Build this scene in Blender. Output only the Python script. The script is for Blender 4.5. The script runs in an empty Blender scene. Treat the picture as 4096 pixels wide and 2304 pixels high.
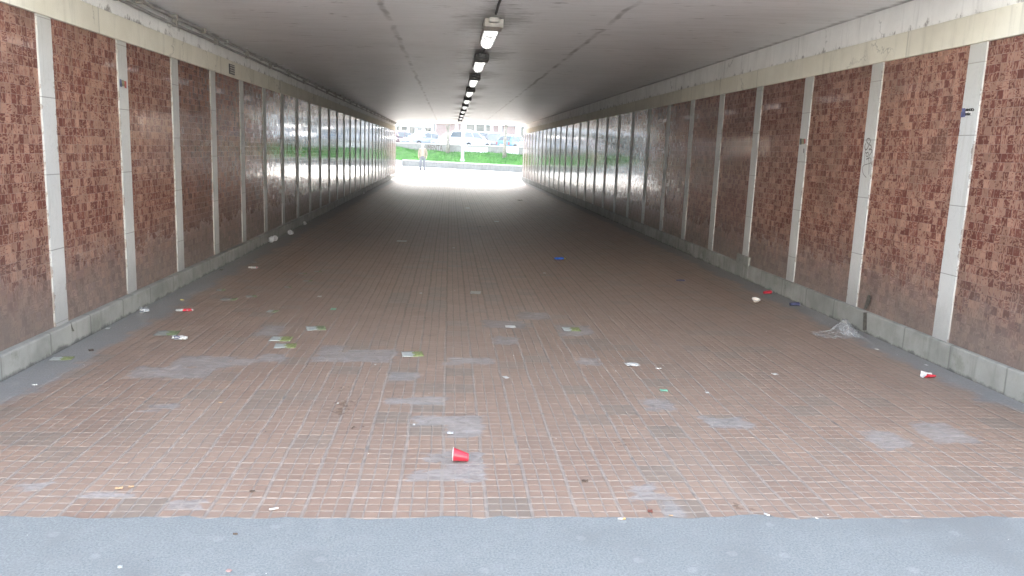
import bpy, math, random
from mathutils import Vector, Matrix
rnd = random.Random(7)
C = bpy.context.scene.collection
sc = bpy.context.scene
R = math.radians

# ------------------------------------------------------------------ camera
F_PX, YAW, PITCH, ROLL, CH = 3164.92, 0.0833487, -0.1712664, 0.0382261, 1.5
fw = Vector((math.sin(YAW)*math.cos(PITCH), math.cos(YAW)*math.cos(PITCH), math.sin(PITCH)))
r0 = Vector((math.cos(YAW), -math.sin(YAW), 0)); u0 = r0.cross(fw)
rt = math.cos(ROLL)*r0 + math.sin(ROLL)*u0
up = -math.sin(ROLL)*r0 + math.cos(ROLL)*u0
cam = bpy.data.cameras.new('camera'); camo = bpy.data.objects.new('camera', cam); C.objects.link(camo)
camo.matrix_world = Matrix(((rt.x, up.x, -fw.x, 0), (rt.y, up.y, -fw.y, 0), (rt.z, up.z, -fw.z, CH), (0, 0, 0, 1)))
cam.sensor_width = 36; cam.lens = F_PX/4096*36; cam.clip_end = 1000; cam.clip_start = 0.05
sc.camera = camo
EYE = Vector((0, 0, CH))

def ray(x, y): return fw + rt*((x-2048)/F_PX) + up*((1152-y)/F_PX)
def G(x, y, z=0.0):                     # point of the level z seen at a photo pixel
    d = ray(x, y); return EYE + d*((z-CH)/d.z)
def AX(x, y, X):                        # point of the plane x = X
    d = ray(x, y); return EYE + d*(X/d.x)
def AY(x, y, Y):
    d = ray(x, y); return EYE + d*(Y/d.y)
def psz(p, n): return n*(Vector(p)-EYE).dot(fw)/F_PX     # n photo pixels at point p, in metres

# ------------------------------------------------------------------ objects
def tag(o, label, cat, group=None, kind=None):
    if label: o['label'] = label
    if cat: o['category'] = cat
    if group: o['group'] = group
    if kind: o['kind'] = kind
    return o
def thing(name, label, cat, loc=(0, 0, 0), rz=0.0, group=None):
    o = bpy.data.objects.new(name, None); C.objects.link(o); o.empty_display_size = 0.1
    o.location = loc; o.rotation_euler = (0, 0, rz)
    return tag(o, label, cat, group)
class MB:
    def __init__(s): s.v = []; s.f = []; s.m = []
    def add(s, vs, fs, mi=0):
        b = len(s.v); s.v += [tuple(v) for v in vs]; s.f += [tuple(i+b for i in f) for f in fs]; s.m += [mi]*len(fs); return s
    def box(s, x0, x1, y0, y1, z0, z1, mi=0):
        v = [(x, y, z) for x in (x0, x1) for y in (y0, y1) for z in (z0, z1)]
        return s.add(v, [(0, 1, 3, 2), (4, 6, 7, 5), (0, 4, 5, 1), (2, 3, 7, 6), (0, 2, 6, 4), (1, 5, 7, 3)], mi)
    def quad(s, a, b, c, d, mi=0): return s.add([a, b, c, d], [(0, 1, 2, 3)], mi)
    def prism(s, poly, d, mi=0):                       # polygon of 3-D points swept by d
        n = len(poly); d = Vector(d); P = [Vector(p) for p in poly]
        s.add(P+[p+d for p in P], [tuple(range(n))[::-1], tuple(range(n, 2*n))]+[(i, (i+1) % n, (i+1) % n+n, i+n) for i in range(n)], mi); return s
    def tube(s, pts, rad, n=8, cap=True, mi=0, flat=None):
        pts = [Vector(p) for p in pts]; rings = []
        if not isinstance(rad, (list, tuple)): rad = [rad]*len(pts)
        px = None
        for i, p in enumerate(pts):
            t = (pts[min(i+1, len(pts)-1)]-pts[max(i-1, 0)]).normalized()
            if px is None:
                a = Vector((1, 0, 0)) if abs(t.x) < 0.9 else Vector((0, 1, 0))
            else: a = px
            a = (a-t*a.dot(t)).normalized(); px = a; b = t.cross(a)
            r = rad[i]; ra, rb = r if isinstance(r, (tuple, list)) else (r, r)
            rings.append([p+a*ra*math.cos(2*math.pi*k/n)+b*rb*math.sin(2*math.pi*k/n) for k in range(n)])
        return s.loft(rings, cap, mi)
    def loft(s, rings, cap=True, mi=0, close=True):
        n = len(rings[0]); vs = [v for r in rings for v in r]; fs = []
        for i in range(len(rings)-1):
            for k in range(n if close else n-1):
                k2 = (k+1) % n; fs.append((i*n+k, i*n+k2, (i+1)*n+k2, (i+1)*n+k))
        if cap: fs.append(tuple(range(n))[::-1]); fs.append(tuple(range((len(rings)-1)*n, len(rings)*n)))
        return s.add(vs, fs, mi)
    def build(s, name, mat, parent=None, smooth=False, M=None, bevel=0):
        me = bpy.data.meshes.new(name)
        me.from_pydata([M @ Vector(v) for v in s.v] if M else s.v, [], s.f)
        for m in (mat if isinstance(mat, (list, tuple)) else [mat]): me.materials.append(m)
        for p, mi in zip(me.polygons, s.m): p.material_index = mi; p.use_smooth = smooth
        me.update(); o = bpy.data.objects.new(name, me); C.objects.link(o)
        if parent: o.parent = parent
        if bevel:
            b = o.modifiers.new('bevel', 'BEVEL'); b.width = bevel; b.segments = 2; b.limit_method = 'ANGLE'
        return o
def fix_normals(o):
    import bmesh
    b = bmesh.new(); b.from_mesh(o.data); bmesh.ops.recalc_face_normals(b, faces=b.faces); b.to_mesh(o.data); b.free(); return o

# ------------------------------------------------------------------ materials
class NT:
    def __init__(s, name):
        s.mat = bpy.data.materials.new(name); s.mat.use_nodes = True; s.t = s.mat.node_tree
        s.b = s.t.nodes['Principled BSDF']
    def n(s, typ, props=None, **ins):
        nd = s.t.nodes.new('ShaderNode'+typ)
        for k, v in (props or {}).items(): setattr(nd, k, v)
        for k, v in ins.items():
            key = int(k[1:]) if k[0] == '_' and k[1:].isdigit() else k.replace('_', ' ')
            s.set(nd.inputs[key], v)
        return nd
    def set(s, sock, v):
        if isinstance(v, bpy.types.NodeSocket): s.t.links.new(v, sock)
        elif isinstance(v, (tuple, list)) and sock.type == 'RGBA' and len(v) == 3: sock.default_value = (*v, 1)
        else: sock.default_value = v
    def m(s, op, a, b=0.0, c=0.0, clamp=False):
        return s.n('Math', {'operation': op, 'use_clamp': clamp}, _0=a, _1=b, _2=c).outputs[0]
    def ss(s, x, lo, hi):                  # smoothstep
        return s.n('MapRange', {'interpolation_type': 'SMOOTHSTEP'}, Value=x, From_Min=lo, From_Max=hi).outputs[0]
    def mix(s, f, a, b):
        nd = s.n('Mix', {'data_type': 'RGBA'}); s.set(nd.inputs[0], f); s.set(nd.inputs[6], a); s.set(nd.inputs[7], b); return nd.outputs[2]
    def mul(s, f, a, b):
        nd = s.n('Mix', {'data_type': 'RGBA', 'blend_type': 'MULTIPLY'}); s.set(nd.inputs[0], f); s.set(nd.inputs[6], a); s.set(nd.inputs[7], b); return nd.outputs[2]
    def noise(s, vec, scale, det=3.0, rough=0.55, dist=0.0, out=0):
        return s.n('TexNoise', None, Vector=vec, Scale=scale, Detail=det, Roughness=rough, Distortion=dist).outputs[out]
    def pos(s): return s.n('NewGeometry').outputs['Position']
    def xyz(s, v): return s.n('SeparateXYZ', None, Vector=v).outputs
    def comb(s, x=0.0, y=0.0, z=0.0): return s.n('CombineXYZ', None, X=x, Y=y, Z=z).outputs[0]
    def scl(s, v, k): return s.n('VectorMath', {'operation': 'MULTIPLY'}, _0=v, _1=k).outputs[0]
    def bump(s, h, strength=0.3, dist=0.01, nrm=None):
        nd = s.n('Bump', None, Height=h, Strength=strength, Distance=dist)
        if nrm is not None: s.set(nd.inputs['Normal'], nrm)
        return nd.outputs[0]
    def out(s, color=None, rough=0.6, normal=None, **kw):
        if color is not None: s.set(s.b.inputs['Base Color'], color)
        s.set(s.b.inputs['Roughness'], rough)
        if normal is not None: s.set(s.b.inputs['Normal'], normal)
        for k, v in kw.items(): s.set(s.b.inputs[k.replace('_', ' ')], v)
        return s.mat

def simple(name, col, rough=0.6, var=0.15, scale=8.0, bump=0.0, **kw):
    t = NT(name); p = t.n('TexCoord').outputs['Object']; n = t.noise(p, scale, 4)
    c = t.mix(t.ss(n, 0.3, 0.7), tuple(x*(1-var) for x in col), tuple(min(1, x*(1+var)) for x in col))
    return t.out(c, rough, t.bump(n, bump, 0.01) if bump else None, **kw)

TS = 0.19
def mat_floor():
    t = NT('paving_tiles'); P = t.pos(); x, y, z = t.xyz(P)
    wob = t.xyz(t.noise(P, 2.2, 2, out=1))
    xx = t.m('ADD', x, t.m('MULTIPLY', t.m('SUBTRACT', wob[0], 0.5), 0.022))
    yy = t.m('ADD', y, t.m('MULTIPLY', t.m('SUBTRACT', wob[1], 0.5), 0.022))
    u = t.m('DIVIDE', t.m('ADD', xx, 10*TS), TS); cu = t.m('FLOOR', u)
    offc = t.n('TexWhiteNoise', {'noise_dimensions': '1D'}, W=cu).outputs[0]
    v = t.m('ADD', t.m('DIVIDE', t.m('SUBTRACT', yy, 3.055), TS), t.m('MULTIPLY', t.m('SUBTRACT', offc, 0.5), 0.10)); cv = t.m('FLOOR', v)
    def groove(c, k, w):       # 1 in the joint
        f = t.m('FRACT', t.m('MULTIPLY', c, k)); d = t.m('ABSOLUTE', t.m('SUBTRACT', f, 0.5))
        return t.ss(d, 0.5-w*1.5, 0.5-w*0.6)
    bigx, bigy = groove(u, 1, 0.042), groove(v, 1, 0.03)
    smx, smy = groove(u, 3, 0.062), groove(v, 3, 0.06)
    gx = t.m('MAXIMUM', bigx, smx); gy = t.m('MAXIMUM', bigy, smy); g = t.m('MAXIMUM', gx, gy)
    cell = t.n('TexWhiteNoise', {'noise_dimensions': '2D'}, Vector=t.comb(cu, cv)); cr = t.xyz(cell.outputs['Color'])
    scell = t.n('TexWhiteNoise', {'noise_dimensions': '2D'}, Vector=t.comb(t.m('FLOOR', t.m('MULTIPLY', u, 3)), t.m('FLOOR', t.m('MULTIPLY', v, 3)))).outputs[0]
    big = t.noise(P, 0.9, 3); med = t.noise(P, 5.0, 4, 0.65)
    c = t.mix(cr[0], (0.216, 0.148, 0.114), (0.240, 0.169, 0.130))
    c = t.mix(t.ss(t.m('ADD', cr[1], t.m('MULTIPLY', big, 0.5)), 1.0, 1.22), c, (0.190, 0.150, 0.122))
    c = t.mul(1.0, c, t.n('CombineColor', None, Red=t.m('ADD', 0.95, t.m('MULTIPLY', scell, 0.08)), Green=t.m('ADD', 0.95, t.m('MULTIPLY', scell, 0.08)), Blue=t.m('ADD', 0.95, t.m('MULTIPLY', scell, 0.08))).outputs[0])
    c = t.mix(t.m('MULTIPLY', t.ss(med, 0.45, 0.75), 0.40), c, (0.175, 0.143, 0.122))
    c = t.mix(t.m('MULTIPLY', t.ss(big, 0.52, 0.75), 0.40), c, (0.15, 0.115, 0.096))
    walk = t.noise(t.scl(P, (1.0, 0.25, 1)), 1.7, 4, 0.6); c = t.mix(t.m('MULTIPLY', t.ss(walk, 0.5, 0.75), 0.45), c, (0.245, 0.193, 0.157))
    gn = t.noise(P, 14, 3)
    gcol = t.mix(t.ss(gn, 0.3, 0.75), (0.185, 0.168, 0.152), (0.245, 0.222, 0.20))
    ycol = t.mix(t.ss(gn, 0.3, 0.6), (0.235, 0.19, 0.158), (0.325, 0.278, 0.235))  # cross joints coloured lighter, imitating the highlight on their bevels
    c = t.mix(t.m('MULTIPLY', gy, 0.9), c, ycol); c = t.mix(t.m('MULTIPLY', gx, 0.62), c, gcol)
    # grime in the joints
    c = t.mix(t.m('MULTIPLY', t.m('MULTIPLY', t.m('MAXIMUM', bigx, bigy), t.ss(t.noise(P, 9, 3), 0.6, 0.72)), 0.7), c, (0.10, 0.095, 0.09))
    # mortar patches
    pa = t.n('Attribute', {'attribute_name': 'patch'}).outputs['Fac']
    pn = t.noise(t.scl(P, (0.7, 1.4, 1)), 6.5, 6, 0.7, 0.8)
    pm = t.ss(t.m('ADD', pa, t.m('MULTIPLY', t.m('SUBTRACT', pn, 0.5), 1.7)), 0.40, 0.58)
    pfine = t.noise(t.scl(P, (0.6, 1.5, 1)), 15, 7, 0.72, 1.4)
    pcol = t.mix(t.ss(pfine, 0.3, 0.7), (0.135, 0.13, 0.127), (0.30, 0.292, 0.287))
    pcol = t.mix(t.m('MULTIPLY', t.m('MAXIMUM', gx, t.m('MULTIPLY', gy, 0.6)), t.ss(pn, 0.45, 0.6)), pcol, (0.24, 0.215, 0.195))
    c = t.mix(t.m('MULTIPLY', pm, 0.66), c, pcol)
    # brown stains
    st = t.n('Attribute', {'attribute_name': 'stain'}).outputs['Fac']
    sm = t.ss(t.m('ADD', st, t.m('MULTIPLY', t.m('SUBTRACT', t.noise(P, 26, 3), 0.5), 2.6)), 0.78, 0.92)
    c = t.mix(t.m('MULTIPLY', sm, 0.65), c, (0.095, 0.055, 0.033))
    # asphalt strips along both walls
    ed = t.n('Attribute', {'attribute_name': 'strip'}).outputs['Fac']
    em = t.ss(t.m('ADD', ed, t.m('MULTIPLY', t.m('SUBTRACT', t.noise(P, 3.5, 5, 0.65), 0.5), 0.9)), 0.36, 0.66)
    an = t.noise(P, 90, 3, 0.7)
    acol = t.mix(t.ss(an, 0.3, 0.7), (0.155, 0.163, 0.165), (0.23, 0.239, 0.24))
    c = t.mix(t.m('MULTIPLY', em, 0.85), c, acol)
    flat = t.m('SUBTRACT', 1.0, t.m('MAXIMUM', pm, em))
    h = t.m('SUBTRACT', t.m('MULTIPLY', t.m('MULTIPLY', g, -1.0), flat), t.m('MULTIPLY', pm, t.m('SUBTRACT', 0.8, pfine)))
    h = t.m('ADD', h, t.m('MULTIPLY', med, 0.35))
    # each tile is set very slightly out of level
    tl = t.scl(t.n('VectorMath', {'operation': 'SUBTRACT'}, _0=cell.outputs['Color'], _1=(0.5, 0.5, 0.5)).outputs[0], (0.028, 0.028, 0))
    nb = t.n('VectorMath', {'operation': 'NORMALIZE'}, _0=t.n('VectorMath', {'operation': 'ADD'}, _0=t.n('NewGeometry').outputs['Normal'], _1=tl).outputs[0]).outputs[0]
    ro = t.m('ADD', t.m('MULTIPLY', t.m('MAXIMUM', t.m('MAXIMUM', pm, em), g), 0.30), t.m('ADD', 0.37, t.m('MULTIPLY', med, 0.20)))
    return t.out(c, ro, t.bump(h, 0.8, 0.0035, nb), Specular_IOR_Level=0.42)

def mat_mosaic():
    t = NT('mosaic_tiles'); P = t.pos(); x, y, z = t.xyz(P); S = 0.062
    wob = t.xyz(t.noise(P, 6.0, 2, out=1))
    row = t.m('FLOOR', t.m('DIVIDE', z, S))
    roff = t.n('TexWhiteNoise', {'noise_dimensions': '1D'}, W=row).outputs[0]
    u = t.m('ADD', t.m('ADD', t.m('DIVIDE', y, S), t.m('MULTIPLY', wob[0], 0.35)), t.m('MULTIPLY', roff, 0.6))
    v = t.m('ADD', t.m('DIVIDE', z, S), t.m('MULTIPLY', t.m('SUBTRACT', wob[1], 0.5), 0.14))
    side = t.m('MULTIPLY', t.m('GREATER_THAN', x, 0.0), 517.0)
    cu, cv = t.m('FLOOR', u), t.m('FLOOR', v); fu, fv = t.m('FRACT', u), t.m('FRACT', v)
    wn = t.n('TexWhiteNoise', {'noise_dimensions': '2D'}, Vector=t.comb(t.m('ADD', cu, side), cv)); r = t.xyz(wn.outputs['Color'])
    sw = t.m('GREATER_THAN', r[0], 0.62)
    a = t.n('Mix', None); t.set(a.inputs[0], sw); t.set(a.inputs[2], fu); t.set(a.inputs[3], fv); a = a.outputs[0]
    b = t.n('Mix', None); t.set(b.inputs[0], sw); t.set(b.inputs[2], fv); t.set(b.inputs[3], fu); b = b.outputs[0]
    q = t.comb(t.m('ADD', t.m('MULTIPLY', a, t.m('ADD', 1.3, t.m('MULTIPLY', r[1], 3.6))), t.m('MULTIPLY', r[2], 91.0)), t.m('ADD', t.m('MULTIPLY', b, 1.0), t.m('MULTIPLY', r[1], 57.0)), t.m('MULTIPLY', r[0], 33.0))
    n = t.noise(q, 1.4, 1.6, 0.5, 1.3)
    th = t.m('ADD', 0.375, t.m('MULTIPLY', r[2], 0.24))
    k = t.ss(t.m('SUBTRACT', n, th), -0.04, 0.04)
    fine = t.noise(t.scl(P, (1, 3.0, 1)), 60, 3, 0.6)
    lightc = t.mix(fine, (0.265, 0.147, 0.106), (0.335, 0.20, 0.147)); darkc = t.mix(fine, (0.108, 0.038, 0.029), (0.175, 0.068, 0.052))
    c = t.mix(k, darkc, lightc)
    vj = t.m('ADD', 0.80, t.m('MULTIPLY', r[1], 0.36)); c = t.mul(1.0, c, t.n('CombineColor', None, Red=vj, Green=vj, Blue=vj).outputs[0])
    big = t.noise(P, 1.6, 4, 0.6)
    c = t.mix(t.m('MULTIPLY', t.ss(big, 0.5, 0.72), 0.45), c, (0.125, 0.08, 0.06))
    pv = t.n('TexWhiteNoise', {'noise_dimensions': '2D'}, Vector=t.comb(t.m('FLOOR', t.m('DIVIDE', t.m('SUBTRACT', y, 5.65), 1.3288)), side)).outputs[0]
    pk = t.m('ADD', 0.84, t.m('MULTIPLY', pv, 0.26)); c = t.mul(1.0, c, t.n('CombineColor', None, Red=pk, Green=pk, Blue=pk).outputs[0])
    run = t.noise(t.scl(P, (1, 5.0, 0.35)), 2.4, 5, 0.65); c = t.mix(t.m('MULTIPLY', t.ss(run, 0.56, 0.74), 0.40), c, (0.10, 0.075, 0.06))
    lime = t.noise(t.scl(P, (1, 7.0, 0.5)), 2.1, 5, 0.7); c = t.mix(t.m('MULTIPLY', t.ss(lime, 0.66, 0.78), 0.35), c, (0.33, 0.29, 0.25))
    gu = t.m('ABSOLUTE', t.m('SUBTRACT', fu, 0.5)); gv = t.m('ABSOLUTE', t.m('SUBTRACT', fv, 0.5))
    g = t.m('MAXIMUM', t.ss(gu, 0.455, 0.485), t.ss(gv, 0.465, 0.49))
    c = t.mix(t.m('MULTIPLY', g, 0.7), c, (0.19, 0.125, 0.10))
    # grey dust splashed up from the pavement
    dn = t.noise(P, 5, 5, 0.7); low = t.ss(t.m('ADD', z, t.m('MULTIPLY', t.m('SUBTRACT', dn, 0.5), 0.5)), 0.95, 0.16)
    dust = t.m('MULTIPLY', low, 0.70)
    c = t.mix(dust, c, (0.165, 0.152, 0.138))
    tl = t.scl(t.n('VectorMath', {'operation': 'SUBTRACT'}, _0=wn.outputs['Color'], _1=(0.5, 0.5, 0.5)).outputs[0], (0.0, 0.011, 0.006))
    nb = t.n('VectorMath', {'operation': 'NORMALIZE'}, _0=t.n('VectorMath', {'operation': 'ADD'}, _0=t.n('NewGeometry').outputs['Normal'], _1=tl).outputs[0]).outputs[0]
    ro = t.m('ADD', t.m('ADD', 0.07, t.m('MULTIPLY', g, 0.35)), t.m('ADD', t.m('MULTIPLY', dust, 0.55), t.m('MULTIPLY', t.ss(t.noise(P, 9, 3), 0.5, 0.75), 0.10)))
    return t.out(c, ro, t.bump(t.m('ADD', t.m('MULTIPLY', g, -1.0), t.m('MULTIPLY', fine, 0.08)), 0.22, 0.0012, nb), Specular_IOR_Level=t.m('MULTIPLY', t.m('SUBTRACT', 1.0, t.m('MULTIPLY', dust, 0.9)), t.m('ADD', 0.10, t.m('MULTIPLY', t.m('MULTIPLY', r[2], r[1]), 0.48))))

def mat_marble():
    t = NT('marble_slabs'); P = t.pos(); x, y, z = t.xyz(P)
    n = t.noise(t.scl(P, (1, 1, 0.7)), 5, 6, 0.7, 1.2)
    vein = t.ss(t.m('ABSOLUTE', t.m('SUBTRACT', n, 0.5)), 0.02, 0.0)
    c = t.mix(t.noise(P, 2.0, 3), (0.44, 0.443, 0.42), (0.53, 0.535, 0.525))
    c = t.mix(t.m('MULTIPLY', vein, 0.28), c, (0.30, 0.305, 0.30))
    col = t.m('FLOOR', t.m('DIVIDE', y, 0.66)); rr = t.n('TexWhiteNoise', {'noise_dimensions': '1D'}, W=col).outputs[0]
    zz = t.m('FRACT', t.m('ADD', t.m('DIVIDE', z, 0.52), rr)); j = t.ss(t.m('ABSOLUTE', t.m('SUBTRACT', zz, 0.5)), 0.490, 0.497)
    c = t.mix(t.m('MULTIPLY', j, 0.75), c, (0.16, 0.155, 0.14))
    sp = t.ss(t.noise(P, 30, 4, 0.7), 0.66, 0.74); c = t.mix(t.m('MULTIPLY', sp, 0.5), c, (0.24, 0.23, 0.20))
    run = t.noise(t.scl(P, (1, 9, 0.6)), 2.2, 5, 0.65); c = t.mix(t.m('MULTIPLY', t.ss(run, 0.52, 0.75), 0.35), c, (0.31, 0.30, 0.26))
    dn = t.noise(P, 6, 5, 0.7)
    low = t.ss(t.m('ADD', z, t.m('MULTIPLY', t.m('SUBTRACT', dn, 0.5), 0.35)), 0.62, 0.12)
    c = t.mix(t.m('MULTIPLY', low, 0.62), c, (0.225, 0.225, 0.215))
    gy = t.xyz(t.n('TexCoord').outputs['Generated'])[1]; ed = t.m('MULTIPLY', t.m('SUBTRACT', 0.5, t.m('ABSOLUTE', t.m('SUBTRACT', gy, 0.5))), 0.193)
    cn = t.noise(t.scl(P, (1, 0.4, 1)), 7, 5, 0.75); chip = t.ss(t.m('SUBTRACT', t.m('MULTIPLY', t.ss(cn, 0.50, 0.80), 0.045), ed), -0.002, 0.004)
    c = t.mix(t.m('MULTIPLY', chip, 0.75), c, (0.19, 0.15, 0.12))
    hi = t.ss(t.m('ADD', z, t.m('MULTIPLY', dn, 0.4)), 1.95, 2.6); c = t.mix(t.m('MULTIPLY', hi, 0.45), c, (0.33, 0.31, 0.255))
    return t.out(c, t.m('ADD', 0.42, t.m('MULTIPLY', dn, 0.3)), t.bump(t.m('SUBTRACT', n, t.m('MULTIPLY', j, 4.0)), 0.15, 0.002))

def mat_concrete(name, c0, c1, ledge=None, joints=0.0, mossy=0.0, floor_dirt=False):
    t = NT(name); P = t.pos(); x, y, z = t.xyz(P)
    n = t.noise(P, 2.5, 6, 0.65); f = t.noise(P, 40, 4, 0.7)
    c = t.mix(t.ss(n, 0.3, 0.7), c0, c1)
    run = t.noise(t.scl(P, (1, 3.2, 0.35)), 2.6, 5, 0.65)
    c = t.mix(t.m('MULTIPLY', t.ss(run, 0.50, 0.76), 0.55), c, tuple(v*0.60 for v in c0))
    c = t.mix(t.m('MULTIPLY', t.ss(f, 0.62, 0.72), 0.35), c, tuple(v*0.6 for v in c0))
    h = t.m('ADD', t.m('MULTIPLY', f, 0.5), n)
    cw = t.n('VectorMath', {'operation': 'ADD'}, _0=P, _1=t.scl(t.noise(P, 3, 4, 0.7, out=1), (0.5, 0.5, 0.5))).outputs[0]
    ck = t.n('TexVoronoi', {'feature': 'DISTANCE_TO_EDGE'}, Vector=cw, Scale=1.1).outputs['Distance']
    ckm = t.m('MULTIPLY', t.ss(ck, 0.012, 0.003), t.ss(t.noise(P, 1.3, 3), 0.5, 0.6)); c = t.mix(t.m('MULTIPLY', ckm, 0.55), c, tuple(v*0.35 for v in c0))
    if joints:
        w = t.n('TexWhiteNoise', {'noise_dimensions': '1D'}, W=t.m('FLOOR', t.m('DIVIDE', y, joints))).outputs[0]
        jy = t.m('FRACT', t.m('DIVIDE', y, joints)); j = t.ss(t.m('ABSOLUTE', t.m('SUBTRACT', jy, 0.5)), 0.5-0.012/joints, 0.5-0.004/joints)
        c = t.mix(t.m('MULTIPLY', j, 0.5), c, tuple(v*0.45 for v in c0)); h = t.m('SUBTRACT', h, j)
        c = t.mul(0.28, c, t.n('CombineColor', None, Red=t.m('ADD', 0.75, t.m('MULTIPLY', w, 0.4)), Green=t.m('ADD', 0.75, t.m('MULTIPLY', w, 0.4)), Blue=t.m('ADD', 0.75, t.m('MULTIPLY', w, 0.4))).outputs[0])
    if ledge:       # dirt blotches that sit on the ledge: height of the ledge varies with x
        zl = t.m('ADD', ledge[0], t.m('MULTIPLY', x, ledge[1]))
        dz = t.m('SUBTRACT', z, zl)
        dn = t.noise(t.scl(P, (1, 1, 0.6)), 6.5, 6, 0.78)
        d = t.ss(t.m('SUBTRACT', t.m('MULTIPLY', t.ss(dn, 0.47, 0.74), ledge[2]), t.m('ABSOLUTE', dz)), -0.006, 0.055)
        c = t.mix(t.m('MULTIPLY', d, 0.72), c, (0.12, 0.112, 0.09))
    if floor_dirt:
        dn = t.noise(P, 7, 5, 0.7); low = t.ss(t.m('ADD', z, t.m('MULTIPLY', t.m('SUBTRACT', dn, 0.5), 0.12)), 0.03, 0.0)
        c = t.mix(t.m('MULTIPLY', low, 0.8), c, (0.06, 0.06, 0.058))
    if mossy:
        c = t.mix(t.m('MULTIPLY', t.ss(t.noise(P, 3, 5, 0.7), 0.55, 0.7), mossy), c, (0.13, 0.133, 0.108))
    return t.out(c, 0.85, t.bump(h, 0.25, 0.006))

LX = 0.397        # line of lamps
LY0, LP = 8.38, 2.95
def mat_ceiling():
    t = NT('ceiling_concrete'); P = t.pos(); x, y, z = t.xyz(P)
    n = t.noise(P, 1.3, 6, 0.62); f = t.noise(P, 30, 4, 0.7)
    c = t.mix(t.ss(n, 0.3, 0.72), (0.80, 0.825, 0.845), (0.87, 0.89, 0.91))
    board = t.noise(t.scl(P, (0.55, 6.0, 1)), 3.0, 4, 0.6); c = t.mix(t.m('MULTIPLY', t.ss(board, 0.42, 0.70), 0.55), c, (0.70, 0.71, 0.715))
    sp = t.noise(t.scl(P, (1.3, 3.4, 1)), 2.7, 5, 0.72); spm = t.ss(sp, 0.60, 0.70)
    c = t.mix(t.m('MULTIPLY', spm, 0.6), c, (0.13, 0.13, 0.128))
    wob = t.m('SUBTRACT', t.noise(t.comb(0.0, y, 0.0), 1.1, 4, 0.7), 0.5)
    pres = t.noise(t.comb(3.0, y, 1.0), 1.9, 3, 0.6)
    for x0, w, amt in ((-0.63, 0.024, 0.6), (1.58, 0.024, 0.62)):
        d = t.m('ABSOLUTE', t.m('SUBTRACT', t.m('SUBTRACT', x, x0), t.m('MULTIPLY', wob, 0.16)))
        k = t.m('MULTIPLY', t.ss(d, w*1.8, w*0.4), t.ss(t.m('ADD', pres, t.m('MULTIPLY', f, 0.3)), 0.54, 0.80))
        c = t.mix(t.m('MULTIPLY', k, amt), c, (0.09, 0.09, 0.09))
    # soot round every lamp and along the cable line
    ly = t.m('SUBTRACT', t.m('MULTIPLY', t.m('FRACT', t.m('DIVIDE', t.m('SUBTRACT', y, LY0-1.9), LP)), LP), 1.75)
    dl = t.n('VectorMath', {'operation': 'LENGTH'}, _0=t.comb(t.m('MULTIPLY', t.m('SUBTRACT', x, LX), 1.6), t.m('MULTIPLY', ly, 0.55), 0.0)).outputs['Value']
    c = t.mix(t.m('MULTIPLY', t.ss(t.m('ADD', dl, t.m('MULTIPLY', t.m('SUBTRACT', sp, 0.5), 1.5)), 0.75, 0.12), 0.80), c, (0.12, 0.12, 0.118))
    # pour joints
    j = t.ss(t.m('ABSOLUTE', t.m('SUBTRACT', t.m('FRACT', t.m('DIVIDE', t.m('SUBTRACT', y, 10.15), 6.2)), 0.5)), 0.4975, 0.4992)
    c = t.mix(t.m('MULTIPLY', t.m('MULTIPLY', j, t.ss(t.noise(P, 2, 3), 0.35, 0.6)), 0.55), c, (0.52, 0.52, 0.51))
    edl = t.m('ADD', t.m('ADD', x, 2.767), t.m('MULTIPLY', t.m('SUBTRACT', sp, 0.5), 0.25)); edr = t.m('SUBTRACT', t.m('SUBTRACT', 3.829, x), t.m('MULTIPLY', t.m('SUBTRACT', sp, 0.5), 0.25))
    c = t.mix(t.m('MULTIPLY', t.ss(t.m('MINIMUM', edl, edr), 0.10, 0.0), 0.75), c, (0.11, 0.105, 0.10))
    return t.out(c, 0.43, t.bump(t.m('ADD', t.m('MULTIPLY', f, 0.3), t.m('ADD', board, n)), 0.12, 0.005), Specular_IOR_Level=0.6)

def mat_asphalt():
    t = NT('asphalt'); P = t.pos()
    f = t.noise(P, 110, 4, 0.8); m = t.noise(P, 12, 5, 0.65); b = t.noise(P, 1.5, 4, 0.6)
    c = t.mix(t.ss(f, 0.28, 0.72), (0.105, 0.116, 0.118), (0.205, 0.220, 0.222))
    c = t.mix(t.m('MULTIPLY', t.ss(m, 0.45, 0.75), 0.30), c, (0.225, 0.23, 0.23))
    c = t.mix(t.m('MULTIPLY', t.ss(b, 0.50, 0.66), 0.6), c, (0.12, 0.126, 0.128))
    # chewing gum spots
    d = t.n('TexVoronoi', {'feature': 'F1', 'voronoi_dimensions': '2D'}, Vector=t.n('VectorMath', {'operation': 'ADD'}, _0=P, _1=t.scl(t.noise(P, 30, 2, out=1), (0.02, 0.02, 0))).outputs[0], Scale=5.0)
    keep = t.m('GREATER_THAN', t.xyz(d.outputs['Color'])[0], 0.62)
    gum = t.m('MULTIPLY', t.ss(d.outputs['Distance'], 0.115, 0.085), keep)
    c = t.mix(t.m('MULTIPLY', gum, t.m('MULTIPLY', t.noise(P, 40, 3), 0.26)), c, (0.36, 0.36, 0.35))
    g2 = t.m('MULTIPLY', t.ss(t.noise(P, 45, 2), 0.72, 0.76), 0.5); c = t.mix(g2, c, (0.11, 0.11, 0.11))
    return t.out(c, 0.85, t.bump(t.m('ADD', f, t.m('MULTIPLY', m, 0.5)), 0.5, 0.004))

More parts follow.
